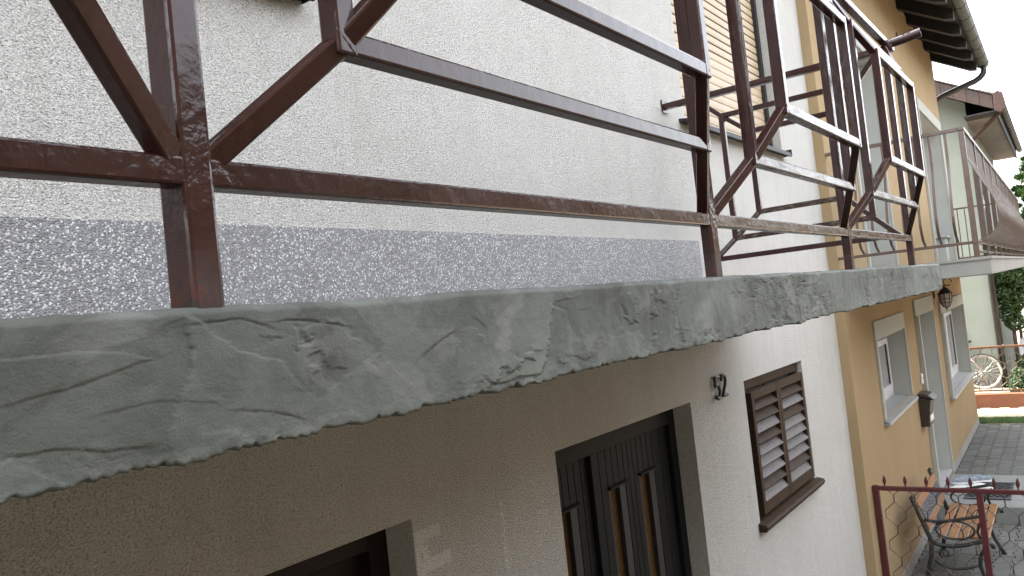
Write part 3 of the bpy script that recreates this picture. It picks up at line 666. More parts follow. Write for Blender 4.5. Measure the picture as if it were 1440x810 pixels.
# ================================================================== OCHRE NEIGHBOUR HOUSE
def pvc_window(par, u0, u1, z0, z1, v, nsash=2):
    mb = MB(YF); fw = .06
    mb.box(u0 + .001, u0 + fw, v, v + .06, z0, z1 - .001); mb.box(u1 - fw, u1 - .001, v, v + .06, z0, z1 - .001); mb.box(u0 + fw, u1 - fw, v + .001, v + .06, z1 - fw, z1 - .001); mb.box(u0 + fw, u1 - fw, v + .001, v + .06, z0, z0 + fw)
    f = mb.build('window', 'pvc', par, bevel=.004)
    w_ = (u1 - u0 - 2 * fw) / nsash
    for i in range(nsash):
        a_ = u0 + fw + i * w_ + .004; b_ = a_ + w_ - .008; c_, d_ = z0 + fw + .004, z1 - fw - .004; s = .055; vv = v - .012
        mb = MB(YF); mb.box(a_, a_ + s, vv, vv + .05, c_, d_); mb.box(b_ - s, b_, vv, vv + .05, c_, d_); mb.box(a_ + s, b_ - s, vv + .001, vv + .05, d_ - s, d_); mb.box(a_ + s, b_ - s, vv + .001, vv + .05, c_, c_ + s); mb.build('sash', 'pvc', f, bevel=.004)
        mb = MB(YF); mb.box(a_ + s - .006, b_ - s + .006, vv + .02, vv + .03, c_ + s - .006, d_ - s + .006); mb.build('pane', 'reflectglass', f)
        mb = MB(YF); t = .008
        mb.box(a_ + s, a_ + s + t, vv + .008, vv + .02, c_ + s, d_ - s); mb.build('seal', 'seal', f); mb = MB(YF); mb.box(b_ - s - t, b_ - s, vv + .008, vv + .02, c_ + s, d_ - s); mb.build('seal', 'seal', f)
    return f
def ochre_house():
    H = thing('ochre_house', 'ochre rendered house with grey-white window trim, slim balcony and dark rafter eaves', 'house', YF @ Matrix.Translation((4.1, 0, G1)))
    w1 = (1.0, 2.42, -1.165, -.505); dr = (3.27, 4.61, G1 + .15, -.44); w2 = (5.30, 7.96, -1.575, -.53); A = (1.15, 2.52, .066, 2.15); B = (5.62, 7.92, .066, 2.15)
    UE = 8.30
    mb = MB(YF); wall_holes(mb, 0, UE, G1 - .1, 3.42, 0, .28, [w1, dr, w2, A, B]); mb.build('wall', 'ochre', H)
    mb = MB(YF); mb.box(.002, UE - .0, .281, 8, G1 - .1, 3.42); mb.build('house_core', 'ochre', H)
    mb = MB(YF); mb.box(.0, dr[0] - .08, -.006, -.0005, G1 - .08, G1 + .10); mb.box(dr[1] + .05, UE + .003, -.006, -.0005, G1 - .08, G2 + .10); mb.build('plinth', 'concrete', H)
    # trims and reveals (grey-white)
    def surround(o, top, left, right, pr, prl, reveal, nm, sill=None):
        u0, u1, z0, z1 = o
        mb = MB(YF); mb.box(u0 - left, u1 + right, -pr, -.0006, z1, z1 + top); mb.build('lintel_trim', 'trim', H, bevel=.006)
        mb = MB(YF); mb.box(u0 - left, u0, -prl, -.0004, z0, z1 - .001); mb.build('jamb_trim', 'trim', H, bevel=.004)
        mb = MB(YF); mb.box(u1, u1 + right, -pr, -.0004, z0, z1 - .001); mb.build('jamb_trim', 'trim', H, bevel=.004)
        mb = MB(YF); mb.box(u0 + .0005, u0 + .012, .0005, reveal, z0, z1 - .013); mb.box(u1 - .012, u1 - .0005, .0005, reveal, z0, z1 - .013); mb.box(u0 + .0005, u1 - .0005, .0005, reveal, z1 - .0125, z1 - .0005); mb.build('reveal', 'trim', H)
        if sill:
            mb = MB(YF); mb.prism([(-pr - .035, z0 - .045), (-pr - .035, z0 - .018), (reveal, z0 + .022), (reveal, z0 + .001), (.0004, z0 + .001), (-.0006, z0 - .045)], u0 - left - .02, u1 + right + .02, 'X'); mb.build('window_sill', 'stone_sill', H, bevel=.004)
    surround(w1, .155, .05, .035, .018, .018, .16, 'a', True); pvc_window(H, w1[0] + .012, w1[1] - .012, w1[2] + .02, w1[3] - .013, .15, 2)
    surround(dr, .17, .07, .035, .02, .045, .16, 'b')
    surround(w2, .16, .07, .04, .03, .045, .16, 'c', True); pvc_window(H, w2[0] + .012, w2[1] - .012, w2[2] + .02, w2[3] - .013, .15, 3)
    surround(A, .16, .05, .035, .02, .02, .24, 'd'); surround(B, .16, .05, .12, .03, .03, .25, 'e')
    mb = MB(YF); mb.box(dr[0] + .013, dr[1] - .013, .16, .2, dr[2], dr[3] - .013); d = mb.build('entrance_door', 'pvc', H, bevel=.003)
    mb = MB(YF); mb.box(dr[0] + .2, dr[1] - .2, .15, .165, -2.2, -1.5); mb.box(dr[0] + .2, dr[1] - .2, .15, .165, -1.35, -.6); mb.build('door_panel', 'pvc', d, bevel=.006)
    for (u0, u1, z0, z1) in (A, B):
        f = pvc_window(H, u0 + .012, u1 - .012, z0, z1 - .013, .235, 2)
    mb = MB(YF); mb.box(B[1] - .45, B[1] - .013, .02, .23, .50, .53); mb.build('parapet_ledge', 'stone_sill', H, bevel=.004)
    mb = MB(YF); mb.box(B[1] - .40, B[1] - .014, .06, .23, .067, .499); mb.build('parapet', 'trim', H)
    # balcony slab
    mb = MB(YF); mb.box(.004, UE, -.962, -.001, -.055, .066); mb.build('balcony_slab', 'concrete', H, bevel=.008)
    mb = MB(YF); mb.box(-.001, UE + .001, -.972, -.9625, .050, .069); mb.box(-.006, .0035, -.972, -.001, .050, .069); mb.build('slab_drip_edge', 'concrete', H)
    # roof: deck, rafters, tiles
    sl = .58
    zr = lambda v: 3.345 + sl * v
    mb = MB(YF); mb.prism([(-.62, zr(-.62) + .13), (-.62, zr(-.62) + .20), (4, zr(4) + .20), (4, zr(4) + .13)], -.02, 8.62, 'X')
    mb.prism([(4, zr(4) + .13), (4, zr(4) + .20), (8.6, zr(-.6) + .2), (8.6, zr(-.6) + .13)], -.02, 8.62, 'X'); mb.build('roof_deck', 'soffit', H)
    raf = MB(); raf.prism([(-.60, zr(-.60) + .02), (-.60, zr(-.60) + .129), (.02, zr(.02) + .129), (.02, zr(.02) - .02), (-.50, zr(-.50) - .02)], -.07, .07, 'X'); rme = mesh_of(raf, 'rafter', 'darkwood')
    k = 0
    u = .2
    while u < 8.7:
        piece('rafter', rme, YF @ Matrix.Translation((min(u, 8.565), 0, 0)), H); u += .80
    brd = MB(); brd.prism([(-.6, zr(-.6) + .112), (-.6, zr(-.6) + .1295), (.0, zr(.0) + .1295), (.0, zr(.0) + .112)], .058, .542, 'X')
    tl = MB(); 
    for i in range(34): tl.prism([(-.66, zr(-.62) + .20 + (.0)), (-.68, zr(-.62) + .225), (-.30, zr(-.30) + .235), (-.30, zr(-.30) + .201)], -.02 + i * .254, -.02 + i * .254 + .249, 'X')
    tl.F = YF; tl.build('roof_tiles', 'tile', H)
    # gutter
    gv, gz, gr = -.672, 3.185, .074
    mb = MB(YF); pr = []
    for j in range(11):
        t = math.pi + math.pi * j / 10; pr.append((gv + gr * math.cos(t), gz + gr * math.sin(t)))
    outer = pr; inner = [(gv + (p - gv) * .93, gz + (q - gz) * .93) for p, q in pr[::-1]]
    for a_, b_ in zip(range(10), range(1, 11)):
        ia = [inner[10 - a_], inner[10 - b_]]
        mb.prism([outer[a_], outer[b_], ia[1], ia[0]], -.1, 8.68, 'X')
    g = mb.build('gutter', 'gutter', H, smooth=False)
    mb = MB(YF); mb.tube([(-.1, gv - gr, gz + .003), (8.68, gv - gr, gz + .003)], .0085, 8); mb.prism(outer, 8.675, 8.683, 'X'); mb.build('gutter_rim', 'gutter', g, smooth=False)
    for i in range(15):
        u = .25 + i * .585; mb = MB(YF)
        mb.tube([(u, gv + (gr + .001) * math.cos(math.pi + math.pi * j / 12), gz + (gr + .001) * math.sin(math.pi + math.pi * j / 12)) for j in range(13)], .005, 6); mb.build('gutter_bracket', 'gutterdark', g, smooth=True)
    ub = 8.50
    pth = [(ub, gv, gz - .05), (ub, gv, gz - .13), (ub, gv + .015, gz - .185), (ub - .01, gv + .06, gz - .235), (ub - .02, gv + .13, gz - .275), (ub - .10, -.06, gz - .42), (ub - .125, .03, gz - .47), (ub - .13, .07, gz - .54), (ub - .13, .075, -2.4)]
    mb = MB(YF); mb.tube(pth, .046, 14); mb.build('downpipe', 'gutterdark', H, smooth=True)
    mb = MB(YF); mb.tube([(ub, gv, gz - .075), (ub, gv, gz - .09)], .052, 14); mb.build('pipe_collar', 'gutterdark', H, smooth=True)
ochre_house()

def belly_railing():
    R = thing('pot_belly_railing', 'taupe wrought-iron balcony railing with pot-bellied bars on the ochre house', 'railing', YF @ Matrix.Translation((4, -.89, .066)))
    v0 = -.885; zt, zb = .945, .172; U1 = 8.22
    def bx(nm, *a_, bev=.003):
        mb = MB(YF); mb.box(*a_); return mb.build(nm, 'nrail', R, bevel=bev)
    bx('top_rail', -.002, U1 + .02, v0 - .02, v0 + .02, zt - .013, zt + .013); bx('top_rail', .003, .037, v0 + .021, -.002, zt - .0125, zt + .0125); bx('top_rail', U1 - .02, U1 + .018, v0 + .021, -.002, zt - .0125, zt + .0125)
    bx('bottom_rail', .0, U1, v0 - .014, v0 + .014, zb - .011, zb + .011); bx('bottom_rail', .008, .032, v0 + .015, -.002, zb - .0105, zb + .0105); bx('bottom_rail', U1 - .016, U1 + .01, v0 + .015, -.002, zb - .0105, zb + .0105)
    bx('bottom_rail', .02, U1, v0 - .012, v0 + .012, .098, .116)
    u = .02; k = 0
    while u < U1 + .05: bx('post', u - .018, u + .018, v0 - .017, v0 + .017, .06, zt - .014); u += .82; k += 1
    bx('post', U1 - .02, U1 + .014, -.04, -.004, .06, zt - .014)
    # bellied bar profile (offset out, z)
    prof = []
    for i in range(23):
        t = i / 22; z = zt - .014 + (zb + .011 - zt + .014) * t
        t_ = min(1, max(0, (.82 - z) / .48)); o = .15 * (t_ * t_ * (3 - 2 * t_)) if z > .34 else .15 * (max(0, 1 - ((.34 - z) / .158) ** 2)) ** .5
        prof.append((o, z))
    def strip(th, wd):
        mb = MB(); v = []; f = []
        for o, z in prof:
            for q in ((-o - th, -wd), (-o - th, wd), (-o, wd), (-o, -wd)): v.append((q[1], q[0], z))
        for i in range(len(prof) - 1):
            for j in range(4): f.append((i * 4 + j, i * 4 + (j + 1) % 4, i * 4 + 4 + (j + 1) % 4, i * 4 + 4 + j))
        f += [(0, 1, 2, 3), tuple(len(prof) * 4 - 4 + j for j in (3, 2, 1, 0))]; mb.add(v, f); return mb
    me = mesh_of(strip(.005, .0085), 'belly_bar', 'nrail')
    n = int((U1 - .1) / .062)
    for i in range(n + 1):
        piece('belly_bar', me, YF @ Matrix.Translation((.06 + i * .062, v0 - .003, 0)), R)
    for i in range(1, 9): piece('belly_bar', me, YF @ Matrix.Translation((.018, v0 + .1 * i, 0)) @ Matrix.Rotation(-math.pi / 2, 4, 'Z'), R)
    for i in range(1, 9):
        mb = MB(YF); mb.box(U1 - .01, U1 + .002, v0 + .1 * i - .007, v0 + .1 * i + .007, zb + .011, zt - .014); mb.build('straight_bar', 'nrail', R)
belly_railing()

def wall_lamp():
    u = 4.93; L = thing('wall_lantern', 'black iron wall lantern with frosted glass hanging beside the neighbour door', 'lamp', YF @ Matrix.Translation((u, 0, -.25)))
    mb = MB(YF); mb.box(u - .025, u + .025, -.018, -.001, -.32, -.16); mb.build('wall_plate', 'black', L, bevel=.004)
    mb = MB(YF); mb.tube([(u, -.015, -.2), (u, -.05, -.185), (u, -.09, -.18), (u, -.125, -.185)], .007, 8)
    mb.tube([(u, -.125 - .045 + .045 * math.cos(t), -.135 + .045 * math.sin(t)) for t in [x * .35 - 2.3 for x in range(17)]], .006, 8); mb.build('bracket', 'black', L, smooth=True)
    c = (u, -.128, 0)
    mb = MB(YF); mb.lathe([(.006, -.17), (.012, -.18), (.010, -.195), (.03, -.205), (.058, -.235), (.068, -.255), (.086, -.268), (.086, -.276), (.06, -.277)], c, 8); mb.build('lantern_cap', 'black', L)
    mb = MB(YF); mb.lathe([(.070, -.278), (.068, -.34), (.058, -.385), (.036, -.425), (.012, -.442)], c, 8); mb.build('lantern_glass', 'lampglass', L)
    mb = MB(YF)
    for j in range(8):
        a_ = 2 * math.pi * j / 8; mb.tube([(c[0] + r * math.cos(a_), c[1] + r * math.sin(a_), z) for r, z in ((.073, -.277), (.071, -.34), (.061, -.386), (.038, -.428), (.010, -.447))], .0042, 6)
    for r, z in ((.072, -.335), (.063, -.383)):
        mb.tube([(c[0] + r * math.cos(t * math.pi / 8), c[1] + r * math.sin(t * math.pi / 8), z) for t in range(17)], .0042, 6)
    mb.lathe([(.004, -.48), (.009, -.468), (.006, -.455), (.018, -.446), (.014, -.436)], c, 8); mb.build('lantern_cage', 'black', L, smooth=True)
wall_lamp()

def mailbox():
    u0, u1 = 2.78, 3.05; T = thing('mailbox', 'dark brown metal mailbox with curved lid on the ochre wall beside the door', 'mailbox', YF @ Matrix.Translation((2.91, 0, -1.53)))
    side = [(-.001, -1.535), (-.082, -1.535), (-.083, -1.50), (-.088, -1.44), (-.098, -1.36), (-.115, -1.27), (-.001, -1.232)]
    mb = MB(YF); mb.prism(side, u0, u1, 'X'); mb.build('box', 'mail', T, bevel=.004)
    lid = [(-.001, -1.229), (-.06, -1.240), (-.128, -1.266), (-.148, -1.262), (-.10, -1.222), (-.06, -1.208), (-.001, -1.204)]
    mb = MB(YF); mb.prism(lid, u0 - .012, u1 + .012, 'X'); mb.build('lid', 'mail', T, bevel=.003)
    mb = MB(YF); mb.box(u0 + .03, u1 - .03, -.093, -.085, -1.49, -1.43); mb.build('name_plate', 'bell', T); mb = MB(YF); mb.tube([(2.915, -.087, -1.405), (2.915, -.108, -1.405)], .008, 8); mb.build('lock', 'chrome', T)
    t = thing('doorbell', 'small white doorbell button on the ochre wall above the mailbox', 'doorbell', YF @ Matrix.Translation((3.12, 0, -1.09)))
    mb = MB(YF); mb.box(3.09, 3.155, -.022, -.001, -1.145, -1.035); mb.build('casing', 'bell', t, bevel=.012, seg=3); mb = MB(YF); mb.lathe([(.014, -.028), (.014, -.0215)], (3.122, 0, -1.08), 12, 'Y'); mb.build('button', 'trim', t)
mailbox()

def doorstep():
    t = thing('doorstep', 'wide grey concrete doorstep in front of the neighbour entrance', 'step', YF @ Matrix.Translation((3.7, -.6, G1)))
    mb = MB(YF); mb.box(3.0, 4.43, -2.6, -.008, G1 - .04, G1 + .15); mb.build('step', 'step', t, bevel=.008)
    mb = MB(YF); mb.box(3.275, 4.605, -.007, .159, G1 + .151, G1 + .175); mb.build('threshold', 'stone_sill', t, bevel=.004)
    zt = G1 + .151
    t = thing('doormat', 'black rubber doormat with raised lozenge pattern on the concrete doorstep', 'doormat', YF @ Matrix.Translation((3.7, -.5, zt)))
    mb = MB(YF); mb.box(3.27, 4.0, -.66, -.24, zt, zt + .008); mb.build('mat_base', 'mat', t, bevel=.003)
    mb = MB(YF)
    for i in range(12):
        for j in range(7):
            u = 3.315 + i * .058; v = -.625 + j * .058 + (.029 if i % 2 else 0)
            if v > -.262: continue
            mb.prism([(u - .026, v), (u, v - .019), (u + .026, v), (u, v + .019)], zt + .0085, zt + .017, 'Z')
    stru(mb.build('lozenge', 'mat', t), 'stuff')
    mb = MB(YF); mb.box(3.265, 3.29, -.665, -.235, zt + .0085, zt + .016); mb.build('mat_border', 'panel', t); mb = MB(YF); mb.box(3.98, 4.005, -.665, -.235, zt + .0085, zt + .016); mb.build('mat_border', 'panel', t)
    def shoe(u, v, ang, mat, label, L=.285, open_=True):
        W = YF @ Matrix.Translation((u, v, zt + .002)) @ Matrix.Rotation(ang, 4, 'Z')
        t = thing('shoe', label, 'shoe', W, 'shoes left on the doorstep')
        def ring(z, s, off=0):
            out = []
            for j in range(20):
                a_ = 2 * math.pi * j / 20; x = math.cos(a_) * L / 2 * s; wv = (.050 + .012 * math.cos(a_ - .3)) * (.92 if math.cos(a_) < -.4 else 1)
                out.append((x + off, math.sin(a_) * wv * s, z))
            return out
        mb = MB(W); rs = [ring(0, .97), ring(.012, 1.03), ring(.03, 1.0)]; v_ = sum(rs, []); f = [tuple(range(20))[::-1], tuple(range(40, 60))]
        for k in (0, 1): f += [(k * 20 + j, k * 20 + (j + 1) % 20, k * 20 + 20 + (j + 1) % 20, k * 20 + 20 + j) for j in range(20)]
        mb.add(v_, f); mb.build('sole', 'shoewhite', t, smooth=True)
        mb = MB(W); rs = []
        for z, s in ((.0302, .96), (.05, .95), (.07, .86), (.082, .72)):
            r = ring(z, s); r = [(x, y, z if x < .02 else .0302 + (z - .0302) * max(.35, 1 - (x - .02) * 5.5)) for x, y, _ in r]; rs.append(r)
        r = [(x * .82 - .035 * (x > -1), y * .70, z) for x, y, z in rs[-1]]; rs.append([(x, y, z - .002) for x, y, z in r]); rs.append([(x, y * .9, .036) for x, y, z in r])
        v_ = sum(rs, []); f = [tuple(range(100, 120))]
        for k in range(5): f += [(k * 20 + j, k * 20 + (j + 1) % 20, k * 20 + 20 + (j + 1) % 20, k * 20 + 20 + j) for j in range(20)]
        mb.add(v_, f); mb.build('upper', mat, t, smooth=True)
    shoe(3.50, -.19, math.radians(100), 'shoewhite', 'white clog nearest the wall on the doorstep')
    shoe(3.60, -.37, math.radians(-62), 'shoewhite', 'white clog with its side on the edge of the black mat')
    shoe(3.93, -.20, math.radians(112), 'shoegrey', 'grey-blue shoe behind the white clogs, nearer the wall')
    shoe(4.02, -.31, math.radians(95), 'shoegrey', 'grey-blue shoe behind the white clogs, farther from the wall')
doorstep()

# ================================================================== BENCH
def bench():
    F = YF @ Matrix.Translation((.90, -.235, G1)); T = thing('garden_bench', 'cast iron garden bench with orange-brown wooden slats against the ochre wall', 'bench', F)
    Lb = 1.06; zs = .425
    # local x along bench, y negative to the front
    def slat(nm, x0, x1, y, z, w_, t_, ang, bev=.004):
        mb = MB(F @ Matrix.Translation((0, y, z)) @ Matrix.Rotation(ang, 4, 'X')); mb.box(x0, x1, -w_ / 2, w_ / 2, -t_ / 2, t_ / 2); return mb.build(nm, 'benchwood', T, bevel=bev)
    for k in range(5): slat('seat_slat', .01, Lb - .01, -.085 - k * .076, zs + .006 - (.012 if k in (1, 2) else 0) + (.004 if k == 4 else 0), .062, .02, math.radians(4 - k * 1.5))
    by = lambda z: .0 + (z - zs) * .30
    ba = math.radians(90 - 16.5)
    slat('back_slat', .01, Lb - .01, by(.515) - .02, .505, .06, .02, ba); slat('back_slat', .01, Lb - .01, by(.68) - .02, .675, .065, .02, ba)
    # cast panel between the back slats: frame and lattice
    mb = MB(F); y_ = lambda z: by(z) - .022
    mb.bar((.04, y_(.54), .54), (Lb - .04, y_(.54), .54), .012, .012); mb.bar((.04, y_(.642), .642), (Lb - .04, y_(.642), .642), .012, .012)
    p = mb.build('back_panel', 'panel', T)
    mb = MB(F)
    n = 22
    for i in range(n):
        x = .04 + (Lb - .08) * i / (n - 1)
        for dx in (-.075, .075):
            x2 = min(max(x + dx, .04), Lb - .04)
            mb.bar((x, y_(.544), .544), (x2, y_(.638), .638), .007, .012)
    for z in (.565, .592, .618): mb.tube([(.04 + (Lb - .08) * i / 60, y_(z) - .003, z + .010 * math.sin(i * .9)) for i in range(61)], .006, 6)
    mb.build('lattice', 'panel', p)
    for x in (0.0, Lb):
        mb = MB(F); tb = lambda pts, r: mb.tube([(x, a_, b_) for a_, b_ in pts], r, 8)
        tb([(.075, .735), (.088, .745), (.096, .73), (.088, .71), (by(.65), .65), (by(.53), .53), (-.005, zs), (-.01, .36), (.0, .28), (.03, .18), (.05, .08), (.06, .0)], [.010, .013, .016, .017, .016, .016, .018, .018, .017, .016, .016, .02])   # back upright and rear leg
        tb([(-.005, zs - .03), (-.06, zs - .055), (-.15, zs - .065), (-.25, zs - .05), (-.34, zs - .02), (-.40, zs - .012), (-.435, zs - .035), (-.44, zs - .06)], .016)   # seat bearer
        tb([(-.405, zs - .02), (-.385, zs - .07), (-.345, .30), (-.335, .22), (-.36, .13), (-.40, .05), (-.42, .0)], [.016, .016, .016, .015, .015, .016, .02])   # front leg
        tb([(-.02, .24), (-.08, .20), (-.17, .185), (-.26, .20), (-.335, .23)], .011)   # stretcher
        tb([(.02, .56), (-.06, .55), (-.18, .565), (-.30, .59), (-.37, .605), (-.405, .595), (-.41, .57), (-.39, .557), (-.375, .57)], .013)   # arm
        ring = [(-.19 + .135 * math.cos(t * math.pi / 14), .49 + .07 * math.sin(t * math.pi / 14)) for t in range(29)]
        tb(ring, .009); tb([(-.36, .43), (-.345, .48), (-.36, .54), (-.385, .57)], .011)
        sc = [(-.10 - .002 * t * math.cos(t * .5), .30 + .002 * t * math.sin(t * .5)) for t in range(4, 22)]; tb(sc, .008)
        mb.build('side_frame', 'iron', T, smooth=True)
bench()

# ================================================================== FENCES
def hexwire_mesh(p, amp_seg, diag, z0, z1, r, mat, mirror):
    pts = []; z = z1; s = 1 if not mirror else -1; off = p / 2 - r * .6
    pts.append((s * off * .0, z)); z -= .03; pts.append((s * off, z))
    while z > z0:
        z -= amp_seg; pts.append((s * off, max(z, z0)))
        if z <= z0: break
        z -= diag; s = -s; pts.append((s * off, max(z, z0)))
    mb = MB(); mb.tube([(0, -x, z) for x, z in pts], r, 5); return mesh_of(mb, 'wire', mat)
def garden_fence():
    X = 6.45; T = thing('garden_fence', 'oxblood red steel fence with wavy wire and spear finials in front of the bench', 'fence', Matrix.Translation((X, 0, G1)))
    zt = -1.545
    y0 = .955
    for y in (.908, .236, -.486, -1.208):
        mb = MB(); mb.box(X - .02, X + .02, y - .02, y + .02, G1 - .1, zt - .016 if y < .9 else zt + .02); mb.build('post', 'redfence', T, bevel=.003)
    mb = MB(); mb.box(X - .0165, X + .0165, -1.23, .888, zt - .015, zt + .015); mb.build('top_rail', 'redfence', T, bevel=.003)
    mb = MB(); mb.box(X - .0165, X + .0165, -1.23, .888, G1 + .10, G1 + .13); mb.build('bottom_rail', 'redfence', T, bevel=.003)
    fin = MB(); fin.lathe([(.004, 0), (.0045, .012), (.009, .022), (.0135, .038), (.012, .052), (.006, .070), (.001, .082)], (0, 0, 0), 8); fme = mesh_of(fin, 'finial', 'redfence', True)
    y = .845
    while y > -1.2: piece('finial', fme, Matrix.Translation((X, y, zt + .0155)) @ Matrix.Diagonal((.6, 1, 1, 1)) @ Matrix.Rotation(random.uniform(-.06, .06), 4, 'X'), T); y -= .1407
    p = .0704; ms = [hexwire_mesh(p, .055, .06, G1 + .13, zt - .016, .0030, 'wire', k) for k in (0, 1)]
    k = 0; y = .845 - p / 2 + .0176
    while y > -1.19:
        piece('wire', ms[k % 2], Matrix.Translation((X, y, 0)), T); y -= p; k += 1
garden_fence()
def far_fence():
    u = 10.05; T = thing('hexagonal_mesh_fence', 'fence of olive hexagonal wire under an orange-brown rail on the low terracotta wall', 'fence', YF @ Matrix.Translation((u, -.5, G2 + .24)))
    zt = -1.40; zb = G2 + .25
    mb = MB(YF); mb.box(u - .02, u + .02, -6, 2.5, zt - .018, zt + .018); mb.build('top_rail', 'orangerail', T, bevel=.004)
    mb = MB(YF); mb.box(u - .012, u + .012, -6, 2.5, zb + .015, zb + .04); mb.build('bottom_rail', 'orangerail', T)
    for v in (1.9, -.98 - .6, -3.5): mb = MB(YF); mb.box(u - .02, u + .02, v - .02, v + .02, zb - .2, zt + .03); mb.build('post', 'orangerail', T)
    mb = MB(YF); mb.lathe([(.012, 0), (.022, .008), (.014, .02), (.004, .026)], (u, -.36, zt + .018), 10); mb.build('rail_cap', 'black', T)
    p = .085; ms = [hexwire_mesh(p, .065, .06, zb + .03, zt - .018, .0055, 'wire2', k) for k in (0, 1)]
    for k in range(26): piece('wire', ms[k % 2], YF @ Matrix.Translation((u, .55 - p * k, 0)), T)
    mb = MB(YF); mb.box(9.95, 10.12, -8, 6, G2 - .1, G2 + .235); o = mb.build('low_wall', 'orangewall', bevel=.012); tag(o, 'low terracotta-orange garden wall under the hexagonal wire fence', 'wall')
    u = 13.9; T = thing('rear_fence', 'brown two-rail fence far behind the bicycle and shrubs', 'fence', YF @ Matrix.Translation((u, -.6, G2)))
    for z in (-1.45, -1.85): mb = MB(YF); mb.box(u - .02, u + .02, -4, -.45, z - .018, z + .018); mb.build('rail', 'nrail', T)
    for v in (-.47, -1.9, -3.4): mb = MB(YF); mb.box(u - .03, u + .03, v - .03, v + .03, G2 - .05, -1.40); mb.build('post', 'nrail', T)
far_fence()

# ================================================================== MINT HOUSE
def mint_house():
    u0, v0 = 12.5, -.09; T = thing('mint_house', 'pale mint green house with brown fascia and grey boarded eaves', 'house', YF @ Matrix.Translation((15, v0, G2)))
    mb = MB(YF); mb.add([(u0, v0, G2 - .1), (u0, 8, G2 - .1), (u0, 8, 3.0), (u0, 4, 5.55), (u0, v0, 3.32), (20, v0, G2 - .1), (20, 8, G2 - .1), (20, 8, 3.0), (20, 4, 5.55), (20, v0, 3.32)],
                        [(0, 1, 2, 3, 4), (5, 9, 8, 7, 6), (0, 4, 9, 5), (1, 6, 7, 2), (4, 3, 8, 9), (3, 2, 7, 8), (0, 5, 6, 1)]); mb.build('wall', 'mint', T)
    rng = random.Random(9)
    v = v0 - .02
    while v < 2.6:
        z = G2 - .02
        for h in (.16, .15):
            w_ = rng.uniform(.18, .30); mb = MB(YF); mb.box(u0 - rng.uniform(.02, .035), u0 - .001, v + .004, v + w_ - .008, z, z + h - .008); mb.build('base_stone', 'mintstone', T, bevel=.008, seg=1); z += h
        v += .24
    ur = 11.8; sl = .539; zt = lambda v: 3.56 + sl * v
    # roof deck and tiles
    mb = MB(YF); mb.prism([(-.66, zt(-.66) - .05), (-.66, zt(-.66)), (4, zt(4)), (4, zt(4) - .05)], ur, 20.6, 'X'); mb.prism([(4, zt(4) - .05), (4, zt(4)), (8.7, zt(-.7)), (8.7, zt(-.7) - .05)], ur, 20.6, 'X'); mb.build('roof', 'soffit', T)
    # verge fascia boards
    n = 9
    for i in range(n):
        a_ = -.60 + 1.9 * i / n; b_ = -.60 + 1.9 * (i + 1) / n - .006
        mb = MB(YF); mb.prism([(a_, zt(a_) - .275), (a_, zt(a_) - .012), (b_, zt(b_) - .012), (b_, zt(b_) - .275)], ur - .028, ur - .001, 'X'); mb.build('fascia_board', 'fascia', T, bevel=.003)
    mb = MB(YF); mb.prism([(-.60, zt(-.60) + .004), (-.60, zt(-.60) + .03), (4, zt(4) + .03), (4, zt(4) + .004)], ur - .045, ur + .12, 'X'); mb.build('verge_flashing', 'fascia', T)
    mb = MB(YF); mb.prism([(-.61, 2.93), (-.62, 3.26), (-.70, 3.29), (-.775, 3.24), (-.80, 3.08), (-.77, 2.92), (-.70, 2.87)], ur - .05, ur + .05, 'X'); mb.build('verge_end_cap', 'rust', T, bevel=.006)
    # boxed soffit
    k = 0; u = ur + .005
    while u < 20.2:
        mb = MB(YF); mb.box(u, u + .29, -.60, v0 + .0, 2.915, 2.94); mb.build('soffit_board', 'soffit2' if u > 12.3 else 'soffit', T); u += .2945
    mb = MB(YF); mb.box(ur, 20.5, -.64, -.602, 2.90, 3.20); mb.build('eave_fascia', 'soffit', T)
    gv, gz, gr = -.715, 3.13, .07
    mb = MB(YF); pr = [(gv + gr * math.cos(math.pi + math.pi * j / 10), gz + gr * math.sin(math.pi + math.pi * j / 10)) for j in range(11)]; inn = [(gv + (p - gv) * .93, gz + (q - gz) * .93) for p, q in pr]
    for j in range(10): mb.prism([pr[j], pr[j + 1], inn[j + 1], inn[j]], ur + .05, 20.6, 'X')
    g = mb.build('gutter', 'gutter', T)
    tl = MB(); tl.prism([(-.72, zt(-.66) + .0), (-.735, zt(-.66) + .035), (-.2, zt(-.2) + .045), (-.2, zt(-.2) + .002)], 0, .235, 'X'); tme = mesh_of(tl, 'roof_tile', 'tile')
    for i in range(36): piece('roof_tile', tme, YF @ Matrix.Translation((ur + .125 + .24 * i, 0, random.uniform(0, .006))), T)
    for i in range(15):
        u = ur + .4 + i * .55; mb = MB(YF); mb.tube([(u, gv + (gr + .001) * math.cos(math.pi + math.pi * j / 10), gz + (gr + .001) * math.sin(math.pi + math.pi * j / 10)) for j in range(11)], .007, 6); mb.build('gutter_bracket', 'gutterdark', g)
    mb = MB(YF); mb.tube([(ur + .12, gv, 3.06), (ur + .12, gv + .01, 2.95), (ur + .16, gv + .06, 2.88), (ur + .42, -.30, 2.64), (ur + .58, -.15, 2.53), (ur + .60, -.14, 2.40)], .04, 10); mb.build('drain_pipe', 'rust', T, smooth=True)
    mb = MB(YF); mb.tube([(ur + .60, -.14, 2.42), (u0 - .09, -.16, -.1), (u0 - .075, -.17, G2)], .052, 10); mb.build('downpipe', 'gutterdark', T, smooth=True)
    mb = MB(YF); mb.box(u0 + .9, u0 + 1.5, v0 - .03, v0 - .001, .5, 2.1); f = mb.build('window', 'pvc', T); mb = MB(YF); mb.box(u0 + .96, u0 + 1.44, v0 - .036, v0 - .031, .56, 2.04); mb.build('pane', 'glass', f)
mint_house()

